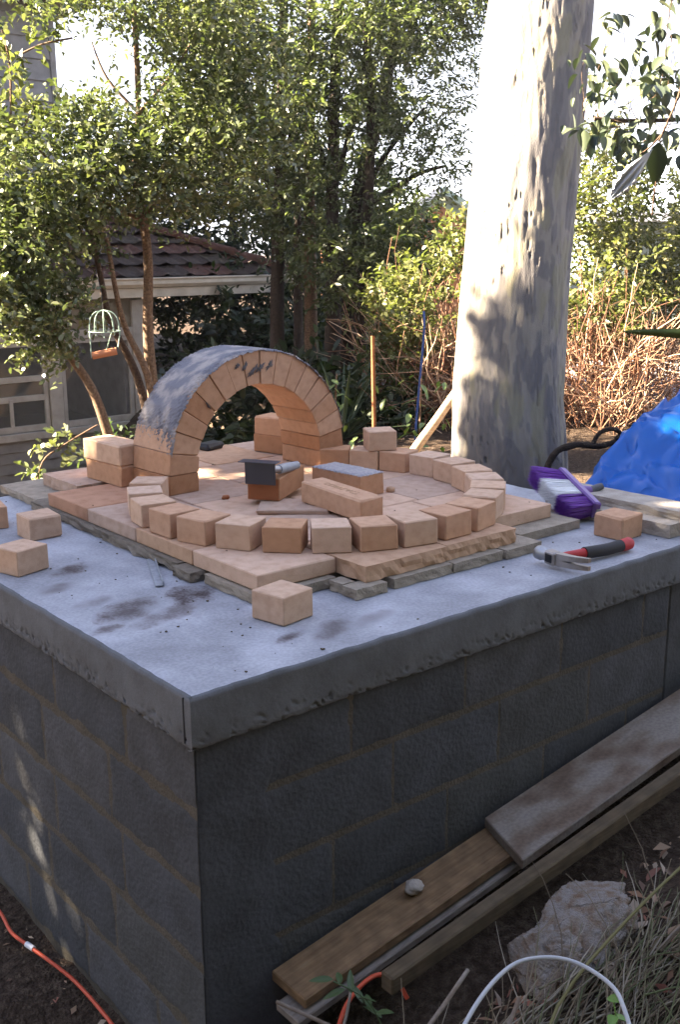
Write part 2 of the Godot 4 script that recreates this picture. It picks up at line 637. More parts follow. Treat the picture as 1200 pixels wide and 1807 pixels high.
# ---------------------------------------------------------------- block base and slab
func base_and_slab() -> void:
	var w := thing("block_wall", "grey concrete block base under the slab, mortar smeared over its joints", "block wall")
	var st := newst()
	addbox(st, Vector3(0.0165, -1.35, -2.04), Vector3(1.80, -0.127, -0.0165), 0.002)
	obj("mortar_core", done(st), M.mortar, w)
	# the near corner of the right face is rendered smooth
	obj("render_coat", slab_piece_upright(), M.block[0], w)
	var j1 := -0.289
	var left_first := [0.34, 0.44, 0.39, 0.46, 0.25]
	var right_first := [0.46, 0.60, 0.40, 0.60, 0.40]
	for c in 5:
		var top := j1 - 0.2 * (c - 1) - 0.009
		if c == 0:
			top = -0.128
		var bot := j1 - 0.2 * c + 0.009
		# left face, running away from the near corner
		var z := -0.0185
		var first := true
		while z > -2.02:
			var z2: float = -left_first[c] if first else z - 0.4
			z2 = maxf(z2, -2.04)
			obj("concrete_block", block_mesh(Vector3(0.015, bot, z2 + 0.004), Vector3(0.12, top, z - (0.0 if first else 0.004)), false, first), M.block[rng.randi() % 4], w)
			first = false
			z = z2
		# right face; its first block makes the corner
		var x := 0.018
		first = true
		while x < 1.78:
			var x2: float = right_first[c] if first else x + 0.4
			x2 = minf(x2, 1.80)
			if x2 > 1.70:
				x2 = 1.80
			obj("concrete_block", block_mesh(Vector3(x + (0.0 if first else 0.004), bot, -0.12), Vector3(x2 - 0.004, top, -0.015), true, first), M.block[rng.randi() % 4], w)
			first = false
			x = x2
	# the return wall past the dark joint
	var r := thing("return_wall", "short set back stretch of grey wall past the dark vertical joint", "wall")
	obj("wall", boxmesh(Vector3(1.835, -1.2, -2.0), Vector3(2.07, -0.128, -0.035), 0.004), M.block[1], r)
	# slab: rough sided concrete with a slightly wavy top edge
	var s := thing("concrete_slab", "thick pale concrete slab with brown stains on top of the block base", "slab")
	var en := noise(51, 3.0, 4)
	var X := 2.11
	var Z := 2.14
	var per := 2.0 * (X + Z)
	var around := func(u: float) -> Array:
		var t := u * per
		if t < X:
			return [Vector3(t, 0, 0), Vector3(0, 0, 1)]
		t -= X
		if t < Z:
			return [Vector3(X, 0, -t), Vector3(1, 0, 0)]
		t -= Z
		if t < X:
			return [Vector3(X - t, 0, -Z), Vector3(0, 0, -1)]
		t -= X
		return [Vector3(0, 0, -Z + t), Vector3(-1, 0, 0)]
	var prof := [[0.0, -0.010], [-0.003, -0.004], [-0.010, 0.0], [-0.03, 0.0], [-0.06, 0.0], [-0.09, 0.0], [-0.112, 0.0], [-0.124, -0.002], [-0.128, -0.02]]
	var side := sheet(func(u, v):
		var a: Array = around.call(fposmod(u, 1.0))
		var k: float = v * (prof.size() - 1)
		var i := mini(int(k), prof.size() - 2)
		var f := k - i
		var y: float = lerpf(prof[i][0], prof[i + 1][0], f)
		var o: float = lerpf(prof[i][1], prof[i + 1][1], f)
		var p: Vector3 = a[0] + a[1] * o
		p.y = y
		var n := en.get_noise_3dv(p * 4.0)
		var low := smoothstep(-0.07, -0.12, y)
		p += a[1] * (n * 0.0016 - low * maxf(0.0, en.get_noise_3dv(p * 14.0) - 0.2) * 0.03 - (0.12 + smoothstep(-0.06, -0.115, y)) * (0.9 if a[1].x < -0.5 else 0.12) * smoothstep(0.30, 0.48, en.get_noise_3dv(p * 20.0)) * 0.009)
		p.y += en.get_noise_3dv(Vector3(p.x * 2.5, 4.0, p.z * 2.5)) * 0.004 * smoothstep(-0.02, 0.0, y) + low * en.get_noise_3dv(p * 8.0) * 0.003
		return p, 1700, 34)
	obj("slab_side", side, M.concrete_side, s)
	var top := sheet(func(u, v):
		var p := Vector3(lerpf(0.008, X - 0.008, u), 0.0, lerpf(-Z + 0.008, -0.008, v))
		var edge := minf(minf(p.x, X - p.x), minf(-p.z, Z + p.z))
		p.y = en.get_noise_3dv(Vector3(p.x * 2.5, 4.0, p.z * 2.5)) * 0.004 * smoothstep(0.06, 0.0, edge) - 0.0015 * smoothstep(0.03, 0.0, edge) - 0.001
		return p, 120, 120, true, true)
	obj("slab_top", top, slab_top_material(X, Z), s)
	var shade_strip_st := newst()
	addbox(shade_strip_st, Vector3(-0.0015, -0.115, -0.031), Vector3(0.02, -0.008, -0.0275), 0.0)  # dark proud strip painted in for the shade of a groove
	obj("groove_shade_strip", done(shade_strip_st), mat(lin(0.03, 0.03, 0.032), 0.95), s)

# one block: its visible face sinks under smeared mortar along an uneven line
func block_mesh(lo: Vector3, hi: Vector3, right: bool, corner: bool) -> ArrayMesh:
	var nz := noise(47, 9.0, 3)
	var len_ := (hi.x - lo.x) if right else (hi.z - lo.z)
	var hgt := hi.y - lo.y
	var face := sheet(func(u, v):
		var a: float = u * len_
		var b: float = v * hgt
		var p := Vector3(lo.x + a, hi.y - b, hi.z) if right else Vector3(lo.x, hi.y - b, lo.z + a)
		var e0: float = a
		var e1: float = len_ - a
		if corner:
			if right: e0 = 1.0
			else: e1 = 1.0
		var e := minf(minf(e0, e1), minf(b, hgt - b))
		var edge: float = e - (0.004 if right else 0.009) - (0.010 if right else 0.014) * nz.get_noise_3dv(p * 1.2) - 0.008 * nz.get_noise_3dv(p * 5.0)
		var dip: float = clampf(-edge * 0.25, -0.0008, 0.004) + 0.0006 * nz.get_noise_3dv(p * 4.0)
		if right: p.z -= dip
		else: p.x += dip
		return p, 30, 16)
	var st := newst()
	var l2 := lo
	var h2 := hi
	if right: h2.z -= 0.006
	else: l2.x += 0.006
	addbox(st, l2, h2, 0.0)
	st.generate_normals()
	var m := st.commit()
	var A := face.surface_get_arrays(0)
	m.add_surface_from_arrays(Mesh.PRIMITIVE_TRIANGLES, A)
	return m

func slab_piece_upright() -> ArrayMesh:
	var nz := noise(48, 3.0, 4)
	return sheet(func(u, v):
		var y: float = lerpf(-0.128, -1.25, v)
		var x: float = lerpf(0.0148, 0.235 + 0.05 * nz.get_noise_2d(y * 2.0, 1.0), u)
		var z: float = -0.0135 + 0.0012 * nz.get_noise_2d(x * 3.0, y * 3.0) - 0.005 * smoothstep(0.9, 1.0, u) - 0.003 * smoothstep(0.03, 0.0, u)
		return Vector3(x, y, z), 24, 60)

func slab_top_material(X: float, Z: float) -> StandardMaterial3D:
	var n := 1024
	var a := noise(61, 0.006, 5).get_image(n, n, false, false, true)
	var b := noise(62, 0.16, 3).get_image(n, n, false, false, true)
	var d := noise(63, 0.02, 5).get_image(n, n, false, false, true)
	var im := Image.create(n, n, false, Image.FORMAT_RGB8)
	# brick dust and dirt stains: x, z, half length, half width, turn, strength
	var stains := [[0.222, -1.04, 0.075, 0.04, 0.5, 0.75], [0.11, -0.90, 0.06, 0.035, 0.4, 0.4], [0.17, -0.60, 0.10, 0.06, 0.5, 0.65], [0.245, -0.50, 0.12, 0.04, 0.3, 0.55], [0.37, -0.60, 0.085, 0.06, 0.9, 0.9], [0.385, -0.155, 0.06, 0.02, 0.3, 0.7], [0.50, -0.13, 0.09, 0.04, 0.5, 0.5], [0.05, -0.50, 0.05, 0.025, 0.2, 0.6], [0.08, -1.45, 0.10, 0.04, 0.6, 0.6], [0.13, -0.72, 0.06, 0.03, 0.3, 0.35], [0.62, -0.12, 0.08, 0.03, 0.2, 0.25]]
	for y in n:
		for x in n:
			var wx := float(x) / n * X
			var wz := -Z + float(y) / n * Z
			var v := 0.80 + 0.22 * (a.get_pixel(x, y).r - 0.5) + 0.13 * (b.get_pixel(x, y).r - 0.5) + 0.08 * (d.get_pixel(x, y).r - 0.5)
			var c := Color(v * 0.985, v * 0.985, v)
			var dirt := 0.0
			for s in stains:
				var ex: float = wx - s[0]
				var ez: float = wz - s[1]
				if absf(ex) > 0.25 or absf(ez) > 0.25:
					continue
				var cs := cos(s[4])
				var sn := sin(s[4])
				var p: float = (ex * cs - ez * sn) / s[2]
				var q: float = (ex * sn + ez * cs) / s[3]
				var k := 1.0 - (p * p + q * q) * 0.6
				if k > 0.0:
					dirt = maxf(dirt, smoothstep(0.0, 1.15, k * 0.8 + (d.get_pixel(x, y).r - 0.5) * 1.0 + (b.get_pixel(x, y).r - 0.5) * 0.6) * s[5])
			dirt = clampf(dirt + maxf(0.0, d.get_pixel(x, y).r - 0.78) * 0.5, 0.0, 1.0)
			if b.get_pixel(x, y).r > 0.90 and d.get_pixel(x, y).r > 0.62:
				dirt = maxf(dirt, 0.5)
			c = c.lerp(Color(0.27, 0.205, 0.19), dirt)
			im.set_pixel(x, y, c)
	var m := StandardMaterial3D.new()
	m.albedo_texture = ImageTexture.create_from_image(im)
	m.albedo_color = Color(0.775, 0.775, 0.788)
	m.roughness = 0.8
	m.metallic_specular = 0.35
	return m

# ---------------------------------------------------------------- oven: pavers, hearth, ring, arch
func slab_piece(lo: Vector3, hi: Vector3, seed_: int, rough: float, segs := 14) -> ArrayMesh:
	# a broken-edged flat piece: outline walked round and displaced, with rough sides
	var nz := noise(seed_, 9.0, 3)
	var outline := []
	var c := [Vector2(lo.x, lo.z), Vector2(hi.x, lo.z), Vector2(hi.x, hi.z), Vector2(lo.x, hi.z)]
	var mid := Vector2((lo.x + hi.x) * 0.5, (lo.z + hi.z) * 0.5)
	for k in 4:
		var a: Vector2 = c[k]
		var b: Vector2 = c[(k + 1) % 4]
		var out := Vector2(b.y - a.y, a.x - b.x).normalized()
		for i in segs:
			var p := a.lerp(b, float(i) / segs)
			outline.append([p, out])
	var st := newst()
	var n := outline.size()
	var rows := 4
	var ring := []
	for r in rows:
		var t := float(r) / (rows - 1)
		var row := []
		for i in n:
			var p: Vector2 = outline[i][0]
			var o: Vector2 = outline[i][1]
			var y := lerpf(lo.y, hi.y, t)
			var w := rough * nz.get_noise_3d(p.x * 2.0, y * 6.0, p.y * 2.0) * (1.0 if t < 0.99 else 0.6)
			var q := p + o * w
			row.append(Vector3(q.x, y, q.y))
		ring.append(row)
	var cc := Vector3(mid.x, (lo.y + hi.y) * 0.5, mid.y)
	for r in rows - 1:
		for i in n:
			var j := (i + 1) % n
			poly(st, [ring[r][i], ring[r][j], ring[r + 1][j], ring[r + 1][i]], cc)
	var ct := Vector3(mid.x, hi.y, mid.y)
	for i in n:
		var j := (i + 1) % n
		poly(st, [ct, ring[rows - 1][i], ring[rows - 1][j]], cc)
	return done(st)

func oven() -> void:
	var P := thing("paver_layer", "thin grey pavers and rubble lying on the slab under the hearth tiles", "pavers")
	var pv := [
		[0.478, 0.80, -2.20, -1.86, 0.030, 0.012], [0.80, 1.30, -2.17, -1.70, 0.030, 0.006], [1.30, 1.75, -2.12, -1.70, 0.030, 0.006],
		[0.455, 0.90, -1.855, -1.30, 0.030, 0.02], [0.452, 0.90, -1.295, -0.80, 0.030, 0.022], [0.425, 0.515, -0.79, -0.69, 0.030, 0.012],
		[0.50, 0.90, -0.685, -0.435, 0.030, 0.006], [0.455, 0.52, -0.66, -0.415, 0.029, 0.01], [0.525, 0.72, -0.43, -0.392, 0.029, 0.008],
		[0.690, 0.735, -0.385, -0.325, 0.030, 0.008], [0.685, 0.80, -0.32, -0.262, 0.030, 0.007], [0.83, 1.06, -0.40, -0.268, 0.030, 0.006],
		[1.066, 1.275, -0.40, -0.265, 0.030, 0.006], [1.285, 1.447, -0.45, -0.258, 0.030, 0.003], [1.455, 1.755, -0.75, -0.352, 0.030, 0.003],
		[0.91, 1.75, -1.69, -0.76, 0.029, 0.003]]
	for k in pv.size():
		var a: Array = pv[k]
		var rubbly: bool = a[5] > 0.01
		obj("paver", slab_piece(Vector3(a[0], 0.001, a[2]), Vector3(a[1], a[4], a[3]), 100 + k, a[5]), M.rubble if rubbly and k != 0 else M.paver, P)
	# hearth tiles: x0, x1, z0, z1, material, front edge broken
	var H := thing("hearth", "buff fireclay hearth tiles laid in rows under the brick ring", "hearth")
	var tiles := [
		[0.470, 0.742, -0.745, -0.418, 0], [0.470, 0.775, -1.083, -0.749, 1], [0.470, 0.775, -1.420, -1.087, 3], [0.472, 0.775, -1.735, -1.424, 2],
		[0.746, 1.062, -0.600, -0.292, 1], [1.066, 1.370, -0.600, -0.298, 1], [1.374, 1.705, -0.776, -0.436, 0],
		[0.779, 1.090, -0.925, -0.604, 3], [1.094, 1.370, -0.776, -0.604, 0], [1.094, 1.408, -1.100, -0.780, 0], [1.412, 1.715, -1.105, -0.780, 3],
		[0.779, 1.090, -1.240, -0.929, 0], [0.779, 1.090, -1.560, -1.244, 3], [1.094, 1.408, -1.420, -1.104, 1], [1.412, 1.715, -1.425, -1.109, 0],
		[0.605, 0.905, -2.075, -1.775, 3], [0.779, 1.090, -1.771, -1.564, 0], [1.094, 1.408, -1.760, -1.424, 3], [1.412, 1.715, -1.755, -1.429, 0],
		[0.909, 1.210, -2.100, -1.775, 0], [1.214, 1.500, -2.125, -1.764, 1], [1.504, 1.690, -2.125, -1.759, 3]]
	for k in tiles.size():
		var a: Array = tiles[k]
		var lo := Vector3(a[0], 0.0315, a[2])
		var hi := Vector3(a[1], 0.078 + rng.randf_range(-0.0012, 0.0008), a[3])
		var me: ArrayMesh
		if k == 4 or k == 5 or k == 15:
			me = slab_piece(lo, hi, 300 + k, 0.010, 22)
		else:
			me = boxmesh(lo, hi, 0.0025, 0.0008)
		obj("hearth_tile", me, M.hearth[a[4]], H)
	# ring of half bricks
	var R := thing("brick_ring", "single course ring of pale half bricks standing on the hearth with wedge shaped gaps", "brick ring", Vector3(1.13, 0.0792, -0.984))
	var angs := [138.7, 153.6, 168.4, 183.0, 195.9, 209.0, 222.2, 234.9, 247.2, 259.3, 271.9, 284.6, 298.6, 311.9, 325.0, 339.4, 353.8, 367.6, 381.2, 393.4, 405.6]
	var br_tone := [5, 3, 0, 6, 1, 5, 2, 3, 1, 5, 6, 1, 5, 0, 3, 0, 5, 3, 1, 0, 2]
	for k in angs.size():
		var a := deg_to_rad(angs[k])
		var d := Vector3(cos(a), 0, -sin(a))
		var t := Vector3(-sin(a), 0, -cos(a))
		var r0 := 0.537 + rng.randf_range(-0.003, 0.003) + (0.018 if k > 16 else 0.0) - (0.016 if k > 11 and k < 16 else 0.0)
		var l := 0.114 + rng.randf_range(-0.002, 0.002)
		var w := 0.0575 + rng.randf_range(-0.0012, 0.0008)
		var yaw := rng.randf_range(-0.02, 0.02)
		var d2 := d.rotated(UP, yaw)
		var t2 := t.rotated(UP, yaw)
		var Q := []
		for i in 8:
			Q.append(d * r0 + d2 * (l if i & 1 else 0.0) + UP * (0.076 if i & 2 else 0.0) + t2 * (w if i & 4 else -w) + Vector3(rng.randf_range(-1, 1), rng.randf_range(-0.4, 0.4), rng.randf_range(-1, 1)) * 0.0008)
		var st := newst()
		hexa(st, Q, 0.0022)
		obj("brick", done(st), M.brick[br_tone[k]], R)
	# arch: u runs along the face, b goes through its thickness
	var u := Vector3(0.99905, 0, -0.0436)
	var b := Vector3(-0.0436, 0, -0.99905)
	var O := Vector3(1.195, 0.079, -1.412)
	var A := thing("brick_arch", "semicircular arch of tapered fire bricks with grey mortar smeared over its outside", "arch", O)
	var RO := 0.416
	var RI := 0.292
	var HC := 0.069
	var D := 0.248
	var pt := func(phi: float, r: float, dep: float) -> Vector3:
		return u * (-cos(phi) * r) + UP * (HC + sin(phi) * r) + b * dep
	for s in 2:
		var x0 := -RO if s == 0 else RI
		var x1 := -RI if s == 0 else RO
		var Q := []
		for i in 8:
			Q.append(u * (x1 if i & 1 else x0) + UP * (HC - 0.001 if i & 2 else 0.0) + b * (D if i & 4 else 0.0))
		var st := newst()
		hexa(st, Q, 0.002)
		obj("brick", done(st), M.orange_brick if s == 0 else M.brick[2], A)
	var at_tone := [2, 1, 2, 4, 2, 6, 1, 1, 1, 1, 6, 1, 6, 2, 1, 4]
	var step := PI / 16.0
	for k in 16:
		var p0 := k * step + 0.0022
		var p1 := (k + 1) * step - 0.0022
		var dd := rng.randf_range(-0.004, 0.004)
		var dr := rng.randf_range(-0.002, 0.002)
		if k == 6:
			p1 -= 0.006
		var Q := []
		for i in 8:
			var ph := p1 if i & 1 else p0
			var g := 0.0016 if (i & 1) == 0 else -0.0016
			var r := RO + dr if i & 2 else RI + dr
			Q.append(pt.call(ph + (g * 0.8 if (i & 2) == 0 else 0.0), r, (D if i & 4 else 0.0) + dd))
		var st := newst()
		hexa(st, Q, 0.002)
		obj("brick", done(st), M.brick[at_tone[k]], A)
	# mortar coat: a thin layer over the extrados with ragged edges
	var mn := noise(71, 9.0, 4)
	var pn := noise(72, 7.0, 4)
	var cover := func(phi: float, dep: float) -> float:
		var deg := rad_to_deg(phi)
		var edge := minf(dep + 0.004, D - dep) / 0.028
		var lowe := (deg - 23.0) / 5.0
		if dep < 0.10 and deg < 40.0:
			lowe = (deg - 19.0 - 30.0 * maxf(0.0, dep - 0.02) + 9.0 * mn.get_noise_2d(dep * 70.0, 3.0)) / 5.0
		var c := minf(minf(edge, lowe), (168.0 - deg) / 10.0)
		return c + mn.get_noise_3d(phi * 5.0, dep * 13.0, 0.0) * 3.0
	var coat := sheet(func(s, t):
		var phi: float = lerpf(2.95, 0.17, s)
		var dep: float = lerpf(-0.006, D + 0.006, t)
		var loc: float = fposmod(phi, step) - step * 0.5
		var rr: float = RO * cos(step * 0.5) / cos(loc)
		var c: float = cover.call(phi, dep)
		rr += clampf(c * 0.004, -0.006, 0.0042) + 0.0016 * pn.get_noise_2d(phi * 14.0, dep * 30.0) + 0.0015
		return pt.call(phi, rr, dep), 260, 70, true, false, func(s, t, p):
			var v := pn.get_noise_2d(float(s) * 1.3, float(t) * 0.42) * 1.3 + 0.25 * pn.get_noise_2d(float(s) * 9.0, float(t) * 3.0)
			var k := smoothstep(-0.35, 0.65, v) * 0.8
			return Color(0.175, 0.172, 0.195).lerp(Color(0.43, 0.375, 0.335), k))
	obj("mortar_coat", coat, vmat(0.85), A)
	# smears on the face near the crown and on some joints
	var smears := [[79.0, 0.368, 0.032, 0.007, 0.9], [84.5, 0.345, 0.045, 0.008, 1.0], [90.0, 0.352, 0.040, 0.009, 0.95], [97.0, 0.362, 0.045, 0.011, 0.7], [74.0, 0.38, 0.02, 0.007, 1.2], [44.5, 0.335, 0.03, 0.004, 0.1]]
	for k in smears.size():
		var e: Array = smears[k]
		var ph := deg_to_rad(e[0])
		var radial := u * -cos(ph) + UP * sin(ph)
		var tang := u * sin(ph) + UP * cos(ph)
		var ax := (radial * cos(e[4]) + tang * sin(e[4])).normalized()
		var ay := ax.cross(b).normalized()
		var c0: Vector3 = pt.call(ph, e[1], 0.0)
		var sm := sheet(func(s, t):
			var a: float = TAU * s
			var rr: float = t * (1.0 + 1.1 * mn.get_noise_2d(cos(a) * 0.25 + k * 7.0, sin(a) * 0.25))
			return c0 + ax * cos(a) * rr * e[2] * 0.6 + ay * sin(a) * rr * e[3] - b * (0.0056 - 0.0062 * t * t), 28, 5)
		obj("mortar_smear", sm, mat(lin(0.14, 0.125, 0.125), 0.95), A)

# ---------------------------------------------------------------- loose bricks
func half_brick_mesh(w: float, d: float, h: float, seed_: int, chip := 0.0) -> ArrayMesh:
	rng.seed = seed_
	var Q := corners(Vector3(-w / 2, 0, -d / 2), Vector3(w / 2, h, d / 2), 0.0012)
	var st := newst()
	hexa(st, Q, 0.0025 + chip)
	return done(st)

func loose_bricks() -> void:
	var grp := "loose half bricks lying on the slab"
	# label, x, z, yaw, tone, base y
	var list := [
		["tan half brick at the slab's near end, between the brown stains", 0.458, -0.288, 0.20, 5, 0.001],
		["pinkish half brick by the hammer's rubber grip, near the slab's front edge", 1.775, -0.212, 0.03, 6, 0.001],
		["buff half brick at the left slab edge, middle of the three there", 0.319, -1.472, -0.02, 5, 0.001],
		["buff half brick closest to the left slab edge, beside a round dirt stain", 0.112, -1.135, 0.25, 5, 0.001],
		["orange tinted half brick cut off by the left picture border on the slab", 0.235, -1.705, -0.2, 1, 0.001],
		["pale half brick set on top of the ring beside the arch, before the stake", 1.672, -1.282, 1.05, 5, 0.1562]]
	for k in list.size():
		var a: Array = list[k]
		var o := obj("half_brick", half_brick_mesh(0.113 if k < 5 else 0.118, 0.113, 0.076, 500 + k, 0.0), M.brick[a[4]])
		o.position = Vector3(a[1], a[5], a[2])
		o.rotation.y = a[3]
		tag(o, a[0], "brick", grp)
	# stacks of full bricks behind the arch legs
	var g2 := "full bricks stacked behind the arch"
	var st := [
		["lower orange brown brick of the pair behind the arch's left leg", 0.767, -1.765, 0.06, 2, 0.0792],
		["upper sunlit buff brick of the pair behind the arch's left leg", 0.764, -1.768, 0.09, 0, 0.1562],
		["lower orange brick of the pair behind the arch's right leg", 1.585, -1.80, 0.25, 4, 0.0792],
		["upper orange brick of the pair behind the arch's right leg", 1.588, -1.80, 0.24, 2, 0.1562]]
	for k in st.size():
		var a: Array = st[k]
		var o := obj("brick", half_brick_mesh(0.118, 0.25, 0.0762, 520 + k), M.brick[a[4]] if k != 2 else M.orange_brick)
		o.position = Vector3(a[1], a[5], a[2])
		o.rotation.y = a[3]
		tag(o, a[0], "brick", g2)
	# bricks lying inside the ring
	rng.seed = 540
	var e := half_brick_mesh(0.118, 0.255, 0.077, 541)
	var o := thing("brick", "full brick with grey mortar crust on top lying inside the ring", "brick", Vector3(1.312, 0.0792, -1.05), "", Vector3(0, 0.06, 0))
	obj("body", e, M.brick[2], o)
	var nz := noise(542, 14.0, 4)
	var crust := sheet(func(u, v):
		var x: float = lerpf(-0.06, 0.06, u)
		var z: float = lerpf(-0.128, 0.128, v)
		var ed := minf(0.06 - absf(x), 0.128 - absf(z)) / 0.012
		return Vector3(x, 0.077 + clampf((ed + nz.get_noise_2d(x * 8.0, z * 8.0) * 2.0) * 0.003, -0.004, 0.004) + 0.0012 * nz.get_noise_2d(x * 40.0, z * 40.0), z), 24, 48, true, false, func(u, v, p):
			var k := smoothstep(-0.3, 0.35, nz.get_noise_2d(p.x * 12.0, p.z * 12.0))
			return Color(0.26, 0.25, 0.275).lerp(Color(0.40, 0.37, 0.36), k))
	obj("mortar_crust", crust, vmat(0.9), o)
	# red ended brick carrying the edging tool
	var dk := thing("brick", "brick with a red end face lying in the ring under the edging tool", "brick", Vector3(1.058, 0.0955, -1.135), "", Vector3(0, 0.575, 0))
	obj("body", half_brick_mesh(0.255, 0.118, 0.077, 551), M.orange_brick, dk)
	var cap := newst()
	addbox(cap, Vector3(-0.1295, 0.003, -0.0555), Vector3(-0.1262, 0.074, 0.0555), 0.001)
	obj("end_face", done(cap), M.red_brick, dk)
	# thin split tile under them
	var sp := obj("tile_offcut", boxmesh(Vector3(-0.085, 0, -0.12), Vector3(0.085, 0.0155, 0.12), 0.002, 0.002), M.hearth[3])
	sp.position = Vector3(1.0, 0.0790, -0.955)
	sp.rotation.y = 0.85
	tag(sp, "thin pale tile offcut lying flat between the red ended brick and the stamped brick", "tile")
	var ch := obj("brick_chip", lump(Vector3(0.017, 0.008, 0.011), 560, 0.5, 14, 9), M.red_brick)
	ch.position = Vector3(0.905, 0.084, -1.232)
	tag(ch, "small reddish brick chip lying on the hearth inside the arch's left leg", "brick chip")
	var ch2 := obj("brick_chip", lump(Vector3(0.022, 0.012, 0.014), 561, 0.5, 14, 9), M.hearth[1])
	ch2.position = Vector3(1.415, 0.086, -0.93)
	tag(ch2, "small buff brick chip beside the mortar crusted brick in the ring", "brick chip")
	# stamped brick, leaning on the offcut
	var sb := thing("brick", "long stamped brick with lettering pressed in its top, lying inside the ring", "brick", Vector3(1.082, 0.078, -0.806), "", Vector3(0, 0, 0))
	var ax := Vector3(0.05, -0.06, 1.0).normalized() * 0.148
	var wx := Vector3(0.998, 0.0, -0.045) * 0.049
	var Q := []
	for i in 8:
		var zz := 1.0 if i & 4 else -1.0
		var y := 0.0
		if i & 2:
			y = 0.070
		Q.append(Vector3(0, 0.013, 0) + ax * zz + wx * (1.0 if i & 1 else -1.0) + UP * y)
	var sst := newst()
	hexa(sst, Q, 0.0025)
	obj("body", done(sst), M.brick[1], sb)
	var tm := TextMesh.new()
	var f := SystemFont.new()
	f.font_names = PackedStringArray(["Droid Serif"])
	tm.font = f
	tm.text = "CENVLACT"
	tm.font_size = 32
	tm.pixel_size = 0.00098
	tm.depth = 0.0012
	var txt := obj("stamped_lettering", tm, mat(lin(0.40, 0.24, 0.13), 0.9), sb)
	var zdir := ax.normalized()
	var xdir := wx.normalized()
	var nrm := zdir.cross(xdir).normalized()
	txt.transform = Transform3D(Basis(zdir, -xdir, nrm).orthonormalized(), Vector3(0, 0.0832, 0) + wx * 0.05)
	# black box at the back of the hearth
	var bb := obj("tape_measure", boxmesh(Vector3(-0.055, 0, -0.035), Vector3(0.055, 0.03, 0.035), 0.006), M.black)
	bb.position = Vector3(1.385, 0.0785, -2.075)
	bb.rotation.y = 0.25
	tag(bb, "small flat black object on the back edge of the hearth, seen through the arch", "black box")
	# kerb pieces at the slab's right end
	var k1 := obj("concrete_paver", slab_piece(Vector3(-0.12, 0, -0.26), Vector3(0.12, 0.044, 0.26), 571, 0.004), M.kerb)
	k1.position = Vector3(1.985, 0.0012, -0.335)
	tag(k1, "pale flat concrete paver at the slab's right end under a longer piece", "paver")
	var k2 := obj("concrete_kerb", slab_piece(Vector3(-0.066, 0, -0.34), Vector3(0.066, 0.03, 0.34), 572, 0.010), M.kerb)
	k2.position = Vector3(1.995, 0.0465, -0.315)
	k2.rotation.y = 0.04
	tag(k2, "long rough concrete strip lying on the paver in front of the blue tarp", "concrete strip")

